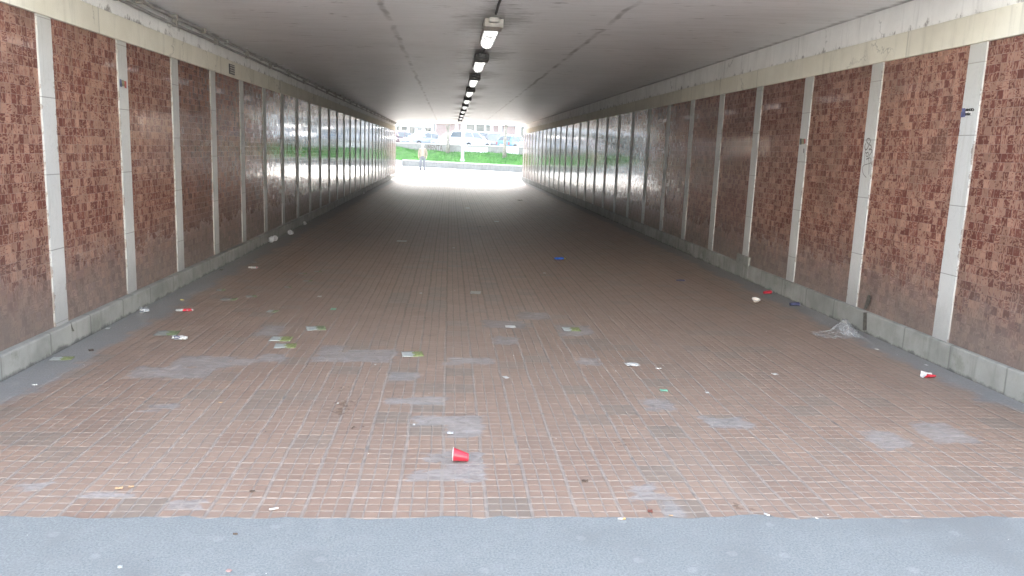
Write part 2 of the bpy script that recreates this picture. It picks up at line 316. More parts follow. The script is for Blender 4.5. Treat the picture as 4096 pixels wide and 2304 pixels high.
M = {}
M['floor'] = mat_floor(); M['mosaic'] = mat_mosaic(); M['marble'] = mat_marble(); M['ceiling'] = mat_ceiling(); M['asphalt'] = mat_asphalt()
M['band'] = mat_concrete('band_concrete', (0.60, 0.575, 0.47), (0.68, 0.655, 0.55), (2.5465, 0.0217, 0.05), 3.3)
M['upper'] = mat_concrete('whitewashed_concrete', (0.76, 0.76, 0.73), (0.86, 0.86, 0.83), (2.5465, 0.0217, 0.11))
M['base'] = mat_concrete('base_concrete', (0.185, 0.187, 0.172), (0.29, 0.29, 0.268), None, 0.61, 0.5, True)
M['plain'] = mat_concrete('plain_concrete', (0.36, 0.355, 0.33), (0.44, 0.435, 0.41))
M['pave'] = mat_concrete('pale_pavement', (0.42, 0.41, 0.38), (0.52, 0.51, 0.48))
M['grim'] = mat_concrete('weathered_wall', (0.17, 0.168, 0.155), (0.225, 0.222, 0.205))
M['stone'] = mat_concrete('pale_stone', (0.58, 0.57, 0.54), (0.68, 0.67, 0.64))
M['white'] = simple('white_paint', (0.76, 0.76, 0.75), 0.55, 0.06, 5)
M['earth'] = simple('earth', (0.16, 0.13, 0.09), 0.9, 0.3, 2)
M['steel'] = simple('grey_metal', (0.30, 0.31, 0.31), 0.5, 0.15, 20, 0, Metallic=0.4)
M['conduit'] = simple('conduit_plastic', (0.30, 0.29, 0.27), 0.6, 0.2, 6)
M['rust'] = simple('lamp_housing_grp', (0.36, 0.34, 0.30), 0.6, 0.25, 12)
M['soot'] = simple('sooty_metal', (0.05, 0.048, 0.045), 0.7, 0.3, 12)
M['bark'] = simple('bark', (0.22, 0.20, 0.17), 0.9, 0.3, 14, 0.4)
M['glass'] = simple('window_glass', (0.035, 0.055, 0.05), 0.08, 0.3, 1.2)
M['cglass'] = simple('car_glass', (0.03, 0.045, 0.05), 0.05, 0.1, 2, 0, Specular_IOR_Level=0.7)
M['tyre'] = simple('tyre_rubber', (0.02, 0.02, 0.021), 0.8, 0.2, 30)
M['rim'] = simple('wheel_rim', (0.45, 0.46, 0.47), 0.35, 0.1, 20, 0, Metallic=0.8)
M['black'] = simple('black_plastic', (0.03, 0.03, 0.032), 0.5, 0.2, 20)
M['redlens'] = simple('tail_lens', (0.22, 0.055, 0.06), 0.2, 0.1, 20)
M['clearlens'] = simple('head_lens', (0.62, 0.64, 0.66), 0.12, 0.05, 20)
M['plate'] = simple('plate_white', (0.72, 0.72, 0.70), 0.5, 0.05, 20)
def brick_mat():
    t = NT('pink_brick'); P = t.pos(); x, y, z = t.xyz(P)
    b = t.n('TexBrick', None, Vector=t.comb(x, z, 0.0), Color1=(0.25, 0.15, 0.135), Color2=(0.31, 0.20, 0.18), Mortar=(0.35, 0.31, 0.29), Scale=1.0)
    b.inputs['Brick Width'].default_value = 0.28; b.inputs['Row Height'].default_value = 0.075; b.inputs['Mortar Size'].default_value = 0.012
    return t.out(b.outputs[0], 0.85)
M['brick'] = brick_mat()
def grass_mat():
    t = NT('grass_green'); P = t.pos(); n = t.noise(P, 1.6, 4, 0.6); f = t.noise(P, 14, 4, 0.7)
    c = t.mix(t.ss(n, 0.35, 0.7), (0.040, 0.140, 0.026), (0.062, 0.190, 0.036)); c = t.mix(t.m('MULTIPLY', t.ss(f, 0.55, 0.75), 0.5), c, (0.026, 0.085, 0.014))
    return t.out(c, 1.0, None, Specular_IOR_Level=0.0)
M['grass'] = grass_mat()
def lit_mat():
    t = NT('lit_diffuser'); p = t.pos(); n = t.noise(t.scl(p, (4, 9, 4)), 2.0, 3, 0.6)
    e = t.ss(n, 0.36, 0.52)  # patchy glow stands in for the outside reflected in the clear cover
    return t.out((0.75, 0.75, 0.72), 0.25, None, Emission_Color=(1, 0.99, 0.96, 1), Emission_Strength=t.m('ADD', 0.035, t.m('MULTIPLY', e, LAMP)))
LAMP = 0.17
M['lit'] = lit_mat()

# ------------------------------------------------------------------ setting: ground sheets
XL, XR = -2.7365, 3.7991
BL, BR = -2.6887, 3.7703
FRONT, EXIT = 5.2, 41.2
def struct(o, kind='structure'): o['kind'] = kind; return o
struct(MB().box(-400, 400, -300, 400, -0.6, -0.012).build('ground', M['earth']))
# asphalt apron in front of the tunnel, its torn edge lying over the tiles
mb = MB(); N = 260; xs = [BL-7 + (14.0+6.5)*i/N for i in range(N+1)]
edge = []
for x in xs:
    e = 3.042 + 0.006*math.sin(x*3.1)+0.009*math.sin(x*11+1)+0.006*math.sin(x*29)+rnd.uniform(-0.010, 0.010)+(0.03*rnd.random() if rnd.random() < 0.04 else 0)
    edge.append(e)
brk = G(2990, 2065)
for i, x in enumerate(xs):
    if abs(x-brk.x) < 0.17: edge[i] += 0.035*math.cos((x-brk.x)/0.17*math.pi/2)*(1 if x > brk.x-0.05 else 0.3)
vs = [(x, 1.7, 0.009) for x in xs]+[(x, e, 0.009) for x, e in zip(xs, edge)]+[(x, e+0.006, 0.0) for x, e in zip(xs, edge)]
n = N+1
mb.add(vs, [(i, i+1, n+i+1, n+i) for i in range(N)]+[(n+i, n+i+1, 2*n+i+1, 2*n+i) for i in range(N)])
struct(mb.build('asphalt_apron', M['asphalt']))

mb = MB(); mb.quad((-60, -60, 0.004), (60, -60, 0.004), (60, 3.0, 0.004), (-60, 3.0, 0.004)); struct(mb.build('bounce_forecourt', M['stone']))  # unseen pale ground, added to bounce sunlight up into the tunnel
# tiled floor with painted-in repair data
PATCH = [(520,1470,850,1512),(700,1427,930,1475),(925,1438,1012,1462),(1030,1415,1140,1449),(1280,1385,1375,1430),(1370,1400,1580,1450),(1250,1425,1400,1450),
 (1030,1305,1130,1345),(1555,1490,1670,1525),(1785,1430,1965,1458),(1935,1283,2100,1313),(2070,1250,2190,1277),(2235,1305,2370,1345),(1975,1345,2075,1378),
 (2315,1432,2400,1460),(1540,1592,1780,1618),(1650,1665,1925,1702),(1785,1690,1930,1752),(1778,1812,1938,1925),(1660,1885,1775,1915),(2820,1670,3005,1716),(2575,1600,2690,1640),
 (2525,1935,2630,2003),(2650,1995,2705,2067),(3470,1732,3620,1795),(3680,1690,3850,1775),(10,1935,190,1957),(590,1622,700,1642),(355,1970,540,1988),(700,2000,790,2030),(1700,1820,1790,1850)]
STAIN = [(1340,1545,1400,1572),(1330,1600,1420,1668),(1385,1630,1440,1645),(1410,1705,1460,1725),(2930,2008,3015,2048),(2450,1755,2520,1800)]
def wrect(b):
    x0, y0, x1, y1 = b; ym = (y0+y1)/2; xm = (x0+x1)/2
    return (G(x0, ym).x, G(x1, ym).x, G(xm, y1).y, G(xm, y0).y)
PW = [wrect(b) for b in PATCH]; SW = [wrect(b) for b in STAIN]
def rect_val(x, y, rc, soft):
    x0, x1, y0, y1 = rc; d = max(x0-x, x-x1, y0-y, y-y1)
    return max(0.0, min(1.0, 0.5-d/soft))
ys = []; y = 3.0; d = 0.032
while y < EXIT:
    ys.append(y); y += d
    if y > 7: d *= 1.022
ys.append(EXIT+0.3)
nx = 190; xs = [BL-0.02+(BR-BL+0.04)*i/nx for i in range(nx+1)]
mb = MB(); vs = []; pa = []; stn = []; edg = []
for y in ys:
    near = [rc for rc in PW if rc[2]-0.15 < y < rc[3]+0.15]; ns = [rc for rc in SW if rc[2]-0.1 < y < rc[3]+0.1]
    fade = max(0.0, min(1.0, (y-3.6)/1.2))
    for x in xs:
        vs.append((x, y, 0.002+0.0025*math.sin(x*1.7+0.4)*math.sin(y*0.9)))
        pa.append(max([rect_val(x, y, rc, 0.16) for rc in near], default=0.0))
        stn.append(max([rect_val(x, y, rc, 0.12) for rc in ns], default=0.0))
        wl = 0.42; wr = 0.36
        edg.append(max(0.0, min(1.0, 1-(x-BL)/wl*0.75, ) if x < 0 else min(1.0, 1-(BR-x)/wr*0.75))*fade)
nn = nx+1
mb.add(vs, [(j*nn+i, j*nn+i+1, (j+1)*nn+i+1, (j+1)*nn+i) for j in range(len(ys)-1) for i in range(nx)])
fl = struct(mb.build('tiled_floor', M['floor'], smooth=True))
for nm, data in (('patch', pa), ('stain', stn), ('strip', edg)):
    a = fl.data.attributes.new(nm, 'FLOAT', 'POINT'); a.data.foreach_set('value', data)
# pavement beyond the exit
mb = MB(); mb.quad((-60, EXIT+0.3, 0.0), (60, EXIT+0.3, 0.0), (60, 110, 0.0), (-60, 110, 0.0)); struct(mb.build('pavement', M['pave']))

# ------------------------------------------------------------------ tunnel walls
def zceil(x): return 2.681+(x+2.767)*0.0282
def wall(sgn, X, B, y0, sp, w, i0, i1, zb, zt, zbd, ystart, yend, label):
    t = thing('tunnel_wall', label, 'wall', (X, ystart, 0))
    L = Matrix.Translation((-X, -ystart, 0))
    def bx(m, a, b, *r): return m.box(min(a, b), max(a, b), *r)
    def put(m, name, mat, **k): return m.build(name, mat, t, M=L, **k)
    s = sgn
    put(bx(MB(), X+s*0.022, X+s*0.55, ystart, yend, -0.3, zt+0.05), 'wall_core', M['plain'])
    put(bx(MB(), B, X+s*0.02, ystart, yend, -0.05, zb), 'base_kerb', M['base'], bevel=0.012)
    put(bx(MB(), X-s*0.010, X+s*0.30, ystart-0.002, yend+0.002, zt, zbd), 'concrete_band', M['band'], bevel=0.006)
    put(bx(MB(), X+s*0.030, X+s*0.34, ystart, yend, zbd+0.0005, zceil(X)+0.06), 'upper_band', M['upper'])
    pil = []; edges = [ystart]
    for i in range(i0, i1+1):
        a = y0+sp*i; pil.append((a, a+w)); edges += [a, a+w]
    edges.append(yend)
    out = {}
    for k, (a, b) in enumerate(pil):
        m = bx(MB(), X, X+s*0.05, a, b, zb-0.012, zt+0.0)
        out[i0+k] = put(m, 'pilaster', M['marble'], bevel=0.003)
    for k in range(0, len(edges), 2):
        a, b = edges[k], edges[k+1]
        if b-a > 0.02: put(bx(MB(), X+s*0.012, X+s*0.03, a, b, zb-0.01, zt+0.001), 'mosaic_panel', M['mosaic'])
    return t, out, L
WL, pilL, LL = wall(-1, XL, BL, 5.6677, 1.2808, 0.1926, -1, 27, 0.158, 2.2757, 2.4701, 3.3, EXIT+0.05, 'long left tunnel wall of brown mosaic panels between marble pilasters, near sticker with blue stripe')
WR, pilR, LR = wall(1, XR, BR, 5.5814, 1.3768, 0.1926, -1, 26, 0.193, 2.3984, 2.6116, 3.3, EXIT+0.9, 'long right tunnel wall of brown mosaic panels between marble pilasters, one scribbled with black graffiti')
# one broken, wider foot block under the fourth pilaster on the right
a = 5.5814+1.3768*3
MB().box(BR-0.006, BR+0.02, a-0.13, a+0.30, 0.0, 0.30).build('foot_block', M['base'], WR, M=LR, bevel=0.01)

# ceiling slab with parapets: the road bridge overhead
dk = thing('bridge_deck', 'grey concrete bridge deck forming the stained flat ceiling of the underpass', 'ceiling', (0, FRONT, 3))
LD = Matrix.Translation((0, -FRONT, -3))
xa, xb = -3.4, 4.5
def deck_box(m, ya, yb, zadd0, zadd1):
    v = [(x, y, zceil(x)+(zadd0 if k == 0 else zadd1)) for x in (xa, xb) for y in (ya, yb) for k in (0, 1)]
    return m.add(v, [(0, 1, 3, 2), (4, 6, 7, 5), (0, 4, 5, 1), (2, 3, 7, 6), (0, 2, 6, 4), (1, 5, 7, 3)])
deck_box(MB(), FRONT, EXIT, 0, 0.5).build('ceiling_slab', M['ceiling'], dk, M=LD)
deck_box(MB(), FRONT-0.25, FRONT-0.001, -0.02, 0.55).build('parapet', M['plain'], dk, M=LD)
deck_box(MB(), EXIT+0.001, EXIT+0.25, 0.0, 0.62).build('parapet', M['plain'], dk, M=LD)
# earth banks beside the tunnel
for xa_, xb_ in ((-60, XL-0.56), (XR+0.56, 60)):
    struct(MB().box(xa_, xb_, 3.32, EXIT-0.3, -0.2, 3.0).build('embankment', M['earth']))

# ------------------------------------------------------------------ lamps, cable, conduits
def lamp(i):
    ordn = ['nearest', 'second', 'third', 'fourth', 'fifth', 'sixth', 'seventh', 'eighth', 'ninth', 'farthest'][i]
    lab = 'nearest tube lamp on the ceiling, with a pale weathered end box' if i == 0 else ('farthest tube lamp on the ceiling, right at the bright tunnel exit' if i == 9 else ordn+' tube lamp from the camera in the ceiling row, its back end dark with soot')
    y = LY0+LP*i; z = zceil(LX)
    t = thing('ceiling_lamp', lab, 'lamp', (LX, y, z), 0, 'tube lamps along the tunnel ceiling')
    L = 1.22
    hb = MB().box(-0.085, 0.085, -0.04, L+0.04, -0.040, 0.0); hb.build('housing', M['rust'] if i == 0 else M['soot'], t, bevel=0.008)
    prof = [(0.072*math.cos(a), -0.04-0.062*math.sin(a)) for a in [math.pi*k/8 for k in range(9)]]
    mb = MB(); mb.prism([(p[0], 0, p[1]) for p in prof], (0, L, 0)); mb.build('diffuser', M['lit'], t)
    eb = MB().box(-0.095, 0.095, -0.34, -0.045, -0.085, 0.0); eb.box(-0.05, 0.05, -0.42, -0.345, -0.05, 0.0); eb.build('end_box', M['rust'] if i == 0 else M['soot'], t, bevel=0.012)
    wg = MB()
    for k in range(1, 5):
        yy = L*k/5; wg.tube([(0.078*math.cos(a), yy, -0.042-0.068*math.sin(a)) for a in [math.pi*j/8 for j in range(9)]], 0.0035, 5)
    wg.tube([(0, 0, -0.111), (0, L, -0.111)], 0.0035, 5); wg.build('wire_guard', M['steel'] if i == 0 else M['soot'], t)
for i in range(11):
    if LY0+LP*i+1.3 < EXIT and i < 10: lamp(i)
def run(name, label, cat, x, dz, y0, y1, r, mat, step=0.0, clip=None):
    z = zceil(x)-dz; t = thing(name, label, cat, (x, y0, z))
    pts = []; y = 0.0
    while y < y1-y0: pts.append((rnd.uniform(-0.006, 0.006), y, rnd.uniform(-0.004, 0.003))); y += 0.5
    MB().tube(pts, r, 6).build('pipe', mat, t, smooth=True)
    if step:
        y = 0.3
        while y < y1-y0:
            MB().box(-r*1.5, r*1.5, y-0.015, y+0.015, -r*1.4, dz).build('clip', clip or M['plate'], t); y += step
run('ceiling_cable', 'thin dark cable along the ceiling running up to the nearest lamp', 'cable', LX, 0.012, FRONT+0.02, LY0-0.42, 0.012, M['soot'])
run('wall_conduit', 'thin grey pipe clipped along the left ceiling corner, upper one of the pair', 'pipe', XL+0.045, 0.030, FRONT+0.05, EXIT-0.3, 0.017, M['conduit'], 0.9, M['rust'])
run('wall_conduit', 'thin grey pipe below its twin along the left ceiling corner', 'pipe', XL+0.010, 0.080, FRONT+0.05, EXIT-0.3, 0.015, M['conduit'], 1.4, M['rust'])
for i in range(9):           # cable links between lamps
    y0, y1 = LY0+LP*i+1.26, LY0+LP*(i+1)-0.42
    MBt = MB().tube([(LX, y0, zceil(LX)-0.012), (LX+0.006, (y0+y1)/2, zceil(LX)-0.018), (LX, y1, zceil(LX)-0.012)], 0.012, 6)
    o = MBt.build('lamp_cable', M['soot']); tag(o, 'dark cable on the ceiling between two tube lamps of the row', 'cable', 'cables linking the ceiling lamps')
# small vent grille in the left concrete band
p = AX(926, 278, XL+0.01)
o = MB().box(0, 0.012, -0.09, 0.09, -0.055, 0.055); 
v = thing('vent_grille', 'small dark square vent in the left concrete band', 'vent', p)
MB().box(0, 0.008, -0.12, 0.12, -0.06, 0.06).build('frame', M['soot'], v)
gb = MB()
for k in range(4): gb.box(0.008, 0.014, -0.10, 0.10, -0.045+k*0.027, -0.032+k*0.027)
gb.build('slats', M['rust'], v)

# ------------------------------------------------------------------ stickers and graffiti
def plane_poly(name, pts, X, mat, parent=None, off=0.003, Lm=None, thick=0.0015):
    s = -1 if X > 0 else 1
    P = [AX(px, py, X) for px, py in pts]
    P = [Vector((X+s*off, q.y, q.z)) for q in P]
    m = MB(); m.prism(P, (s*thick, 0, 0)); return fix_normals(m.build(name, mat, parent, M=Lm))
blue = simple('sticker_blue', (0.07, 0.077, 0.165), 0.5, 0.35, 40); red = simple('sticker_red', (0.34, 0.05, 0.05), 0.5, 0.25, 40)
olive = simple('sticker_olive', (0.20, 0.19, 0.10), 0.55, 0.4, 60); dark = simple('sticker_dark', (0.035, 0.04, 0.038), 0.55, 0.3, 50)
ink = simple('ink_black', (0.02, 0.02, 0.02), 0.6, 0.2, 20); inkgrey = simple('ink_faded', (0.14, 0.13, 0.125), 0.6, 0.3, 30)
def z4(l, ox, oy, s): return [(ox+a/s, oy+b/s) for a, b in l]
def sticker(label, X, polys):
    c = [q for pl in polys for q in pl[1]]
    cx = sum(q[0] for q in c)/len(c); cy = sum(q[1] for q in c)/len(c); P = AX(cx, cy, X); P.x = X
    t = thing('sticker', label, 'sticker', P); Lm = Matrix.Translation(-P)
    for nm, pts, mat in polys: plane_poly(nm, pts, X, mat, t, Lm=Lm)
    return t, Lm
sticker('torn sticker in blue, olive and red stripes on a left pilaster', XL, [
    ('blue_stripe', z4([(530, 510), (640, 560), (680, 990), (545, 955)], 440, 280, 14.49), blue),
    ('olive_stripe', z4([(642, 560), (800, 625), (818, 960), (684, 930)], 440, 280, 14.49), olive),
    ('red_stripe', z4([(802, 625), (915, 660), (930, 1075), (822, 1030)], 440, 280, 14.49), red)])
sticker('small dark sticker with a red corner on a right pilaster above a short black mark', XR, [
    ('dark_stripe', z4([(425, 350), (500, 355), (488, 608), (405, 605)], 3160, 520, 10.35), dark),
    ('olive_stripe', z4([(502, 360), (600, 362), (590, 590), (490, 585)], 3160, 520, 10.35), olive),
    ('red_stripe', z4([(602, 362), (655, 372), (655, 540), (594, 590)], 3160, 520, 10.35), red)])
plane_poly('black_mark', z4([(575, 770), (600, 765), (592, 950), (570, 955)], 3160, 520, 10.35), XR, ink, pilR[2] if False else WR, Lm=LR)
st, Lm = sticker('torn white sticker with a blue block and dark capitals on the nearest right pilaster', XR, [
    ('blue_block', z4([(710, 480), (935, 475), (925, 670), (915, 880), (870, 990), (630, 1010), (680, 690), (735, 660)], 3800, 400, 14.49), blue),
    ('white_strip', z4([(937, 470), (1445, 475), (1290, 680), (1240, 930), (918, 950)], 3800, 400, 14.49), M['plate'])])
def text_mesh(txt, name, mat, parent, Mw, sx=1.0):
    cu = bpy.data.curves.new(name, 'FONT'); cu.body = txt; cu.size = 1.0; cu.extrude = 0.004; cu.align_x = 'LEFT'
    o = bpy.data.objects.new(name, cu); C.objects.link(o); dg = bpy.context.evaluated_depsgraph_get()
    me = bpy.data.meshes.new_from_object(o.evaluated_get(dg)); bpy.data.objects.remove(o)
    for v in me.vertices: v.co = Mw @ Vector((v.co.x*sx, v.co.y, v.co.z))
    me.materials.clear(); me.materials.append(mat); o = bpy.data.objects.new(name, me); C.objects.link(o); o.parent = parent; return o
def sticker_text(txt, p0, p1, ph):      # from photo pixel p0 to p1 along the base line, cap height to ph
    A, B, T = AX(*p0, XR), AX(*p1, XR), AX(*ph, XR); h = (T-A).length/0.70
    ex = (B-A); ln = ex.length; wdt = len(txt)*0.62
    Mw = Matrix(((0, 0, -1, XR-0.0052), (ex.y/wdt, 0, 0, A.y), (ex.z/wdt, h, 0, A.z), (0, 0, 0, 1)))
    text_mesh(txt, 'lettering', ink, st, Lm @ Mw)
sticker_text('ARADIO', z4([(935, 660)], 3800, 400, 14.49)[0], z4([(1400, 640)], 3800, 400, 14.49)[0], z4([(955, 490)], 3800, 400, 14.49)[0])
sticker_text('MÁN.', z4([(935, 915)], 3800, 400, 14.49)[0], z4([(1250, 905)], 3800, 400, 14.49)[0], z4([(955, 740)], 3800, 400, 14.49)[0])
def ribbon(mb, pts, w):
    Q = [Vector((0, p.y, p.z)) for p in pts]
    # smooth
    S = []
    for i in range(len(Q)-1):
        p0, p1, p2, p3 = Q[max(i-1, 0)], Q[i], Q[i+1], Q[min(i+2, len(Q)-1)]
        for k in range(5):
            u = k/5; S.append(0.5*((2*p1)+(p2-p0)*u+(2*p0-5*p1+4*p2-p3)*u*u+(3*p1-p0-3*p2+p3)*u**3))
    S.append(Q[-1])
    l = []; r = []
    for i, p in enumerate(S):
        t = (S[min(i+1, len(S)-1)]-S[max(i-1, 0)]).normalized(); nrm = Vector((0, -t.z, t.y)); l.append(p+nrm*w/2); r.append(p-nrm*w/2)
    X = XR-0.002
    for i in range(len(S)-1):
        mb.quad((X, l[i].y, l[i].z), (X, r[i].y, r[i].z), (X, r[i+1].y, r[i+1].z), (X, l[i+1].y, l[i+1].z))
gz = lambda l: [AX(px, py, XR) for px, py in z4(l, 3400, 500, 4.83)]
mb = MB()
ribbon(mb, gz([(375, 360), (398, 320), (385, 268), (350, 262), (325, 290), (335, 335), (370, 375), (410, 400), (412, 450), (390, 478), (370, 468), (395, 465), (428, 490), (410, 545), (375, 590), (365, 640), (318, 660)]), 0.011)
ribbon(mb, gz([(312, 355), (295, 390), (292, 450), (310, 478), (335, 460), (360, 410), (375, 385)]), 0.012)
ribbon(mb, gz([(305, 485), (295, 520), (310, 542), (348, 530), (360, 560), (345, 605), (322, 605), (312, 570), (330, 545)]), 0.009)
ribbon(mb, gz([(345, 640), (395, 640), (408, 680), (395, 735), (340, 755), (280, 775), (248, 815), (245, 880), (270, 960), (320, 1015)]), 0.007)
ribbon(mb, gz([(365, 650), (372, 760), (368, 960)]), 0.008)
ribbon(mb, gz([(285, 540), (285, 640), (278, 765)]), 0.005)
g = mb.build('graffiti_scribble', inkgrey, WR, M=LR)
# dark drip stains on the right base
drip = simple('tar_drip', (0.085, 0.078, 0.066), 0.7, 0.3, 30)
plane_poly('drip_stain', z4([(565, 60), (600, 70), (595, 160), (555, 240), (515, 245), (530, 180)], 3296, 1160, 3.22), BR+0.02, drip, WR, off=0.0, Lm=LR)
plane_poly('drip_stain', z4([(515, 290), (558, 285), (553, 520), (505, 520)], 3296, 1160, 3.22), BR, drip, WR, off=0.004, Lm=LR)
plane_poly('drip_stain', z4([(582, 930), (600, 990), (628, 1045), (598, 1048)], 100, 1000, 3.22), BL, drip, WL, off=0.004, Lm=LL)

# ------------------------------------------------------------------ litter
white_p = simple('paper_white', (0.47, 0.47, 0.46), 0.7, 0.08, 40); flyer_w = simple('flyer_pale', (0.34, 0.36, 0.35), 0.6, 0.15, 30); flyer_f = simple('flyer_faded', (0.24, 0.25, 0.235), 0.7, 0.15, 30)
flyer_g = simple('flyer_green', (0.175, 0.205, 0.075), 0.6, 0.4, 45); flyer_d = simple('flyer_dull_green', (0.15, 0.19, 0.10), 0.65, 0.3, 45); mint = simple('mint_plastic', (0.16, 0.40, 0.29), 0.5, 0.15, 40)
cupred = simple('cup_red', (0.36, 0.022, 0.038), 0.30, 0.10, 25); cupwhite = simple('cup_white', (0.50, 0.50, 0.51), 0.4, 0.04, 25)
leafc = simple('dry_leaf', (0.075, 0.05, 0.035), 0.8, 0.4, 60); orange = simple('filter_orange', (0.55, 0.36, 0.14), 0.8, 0.2, 60); ash = simple('ash', (0.12, 0.12, 0.12), 0.9, 0.3, 80)
wblue = simple('wrapper_blue', (0.03, 0.12, 0.50), 0.3, 0.3, 60); navy = simple('cup_navy', (0.05, 0.055, 0.125), 0.4, 0.2, 40); yellow = simple('wrapper_yellow', (0.55, 0.45, 0.06), 0.4, 0.2, 50)
wood = simple('wood_bit', (0.42, 0.28, 0.16), 0.8, 0.25, 40); cream = simple('cream_bowl', (0.66, 0.60, 0.52), 0.5, 0.08, 30)
def clear_mat():
    t = NT('clear_plastic'); n = t.noise(t.n('TexCoord').outputs['Object'], 12, 4, 0.6)
    return t.out((0.45, 0.47, 0.49), 0.25, t.bump(n, 0.6, 0.01), Alpha=t.m('ADD', 0.16, t.m('MULTIPLY', t.ss(n, 0.45, 0.70), 0.40)))
clear = clear_mat()
FZ = 0.006
def fz(p): return 0.010 if p.y < 3.06 else FZ
def paper(name, label, cat, px, py, w, hh, rot=0.0, mats=(None,), split=0.5, curl=0.25, group=None, seed=1, ragged=0.0, lift=0.0):
    """crumpled sheet: w = photo pixels across, hh = photo pixels deep (foreshortened)"""
    p = G(px, py); p.z = fz(p); W = psz(p, w); D = G(px, py-hh/2).y-G(px, py+hh/2).y
    D = min(D, W*1.8); q = random.Random(seed*31+int(px)); nu, nv = 10, 6
    verts = []; ph = q.uniform(0, 6); th = 0.0012
    for k in (0, 1):
        for j in range(nv+1):
            for i in range(nu+1):
                u, v = i/nu-0.5, j/nv-0.5
                rg = 1-ragged*(0.5+0.5*math.sin(ph+i*2.3+j*1.7))*(1 if abs(u) > 0.35 or abs(v) > 0.3 else 0)
                z = curl*W*0.10*(abs(math.sin(ph+u*4+v*2))**1.5+max(0, abs(u)-0.36)*2.4)+q.uniform(0, 0.05)*W*curl*0.4+lift*W*max(0, u)
                verts.append((u*W*rg, v*D*rg, z+(th if k == 0 else 0)))
    m = (nu+1)*(nv+1); fs = []; mi = []
    for j in range(nv):
        for i in range(nu):
            a = j*(nu+1)+i; k = 1 if len(mats) > 1 and (i+0.5)/nu > split+0.06*math.sin(j*2+ph) else 0
            fs.append((a, a+1, a+nu+2, a+nu+1)); mi.append(k); fs.append((m+a, m+a+nu+1, m+a+nu+2, m+a+1)); mi.append(k)
    ring = list(range(nu+1))+[j*(nu+1)+nu for j in range(1, nv+1)]+[nv*(nu+1)+i for i in range(nu-1, -1, -1)]+[j*(nu+1) for j in range(nv-1, 0, -1)]
    for a, b in zip(ring, ring[1:]+ring[:1]): fs.append((b, a, m+a, m+b)); mi.append(0)
    mb = MB(); mb.v = verts; mb.f = fs; mb.m = mi
    o = mb.build(name, list(mats), smooth=True); o.location = p; o.rotation_euler = (0, 0, rot); return tag(o, label, cat, group)
FG = 'white and green flyers strewn on the tiles'
for a in [(668, 1336, 88, 20, 0.1, flyer_f, flyer_d, 'faded flyer with dull green half, beside the crumpled white packet near the left wall'),
          (249, 1438, 80, 15, 0.15, flyer_w, flyer_g, 'flyer with yellow-green end lying in the gutter by the left wall base'),
          (1264, 1316, 76, 17, 0.25, flyer_w, flyer_d, 'dull green flyer with a pale far edge, alone above the others left of centre'),
          (1125, 1359, 85, 19, 0.0, flyer_w, flyer_g, 'pale and lime flyer just behind another flyer left of centre'),
          (1142, 1387, 84, 18, 0.1, flyer_w, flyer_g, 'white flyer with lime tip, the nearer one of two lying close together'),
          (1650, 1420, 85, 21, 0.15, flyer_w, flyer_g, 'white flyer with bright lime half by the grey mortar patch near the centre'),
          (2285, 1320, 69, 16, 0.0, flyer_w, flyer_g, 'white and lime rectangle flyer on a grey patch right of centre'),
          (1091, 1248, 42, 10, -0.1, flyer_w, flyer_d, 'small folded pale flyer with greenish end left of the mint scrap')]:
    paper('flyer', a[7], 'flyer', a[0], a[1], a[2], a[3], a[4], (a[5], a[6]), 0.5, 0.12, FG, 3)
FF = 'faded flyers in the dim left part of the floor'
for a in [(1005, 1188, 40, 8, 0.3, 'faded pale flyer lying alone in the dim left half of the tunnel'), (916, 1200, 62, 10, 0.0, 'faded flyer with a dull green end beside the left gutter'),
          (884, 1163, 34, 8, 0.2, 'greenish faded flyer on the grey strip by the left wall'), (1211, 1096, 32, 5, 0.1, 'faded flyer farther in, the left one of three in the shade'),
          (1231, 1126, 36, 6, 0.0, 'faded flyer farther in, the nearer one of a close pair'), (1152, 1151, 26, 8, 0.3, 'small faded flyer tilted on the dim tiles'), (1271, 1088, 30, 5, 0.0, 'faded flyer farthest into the shade on the left')]:
    paper('flyer', a[5], 'flyer', a[0], a[1], a[2], a[3], a[4], (flyer_f, flyer_d), 0.6, 0.12, FF, 4)
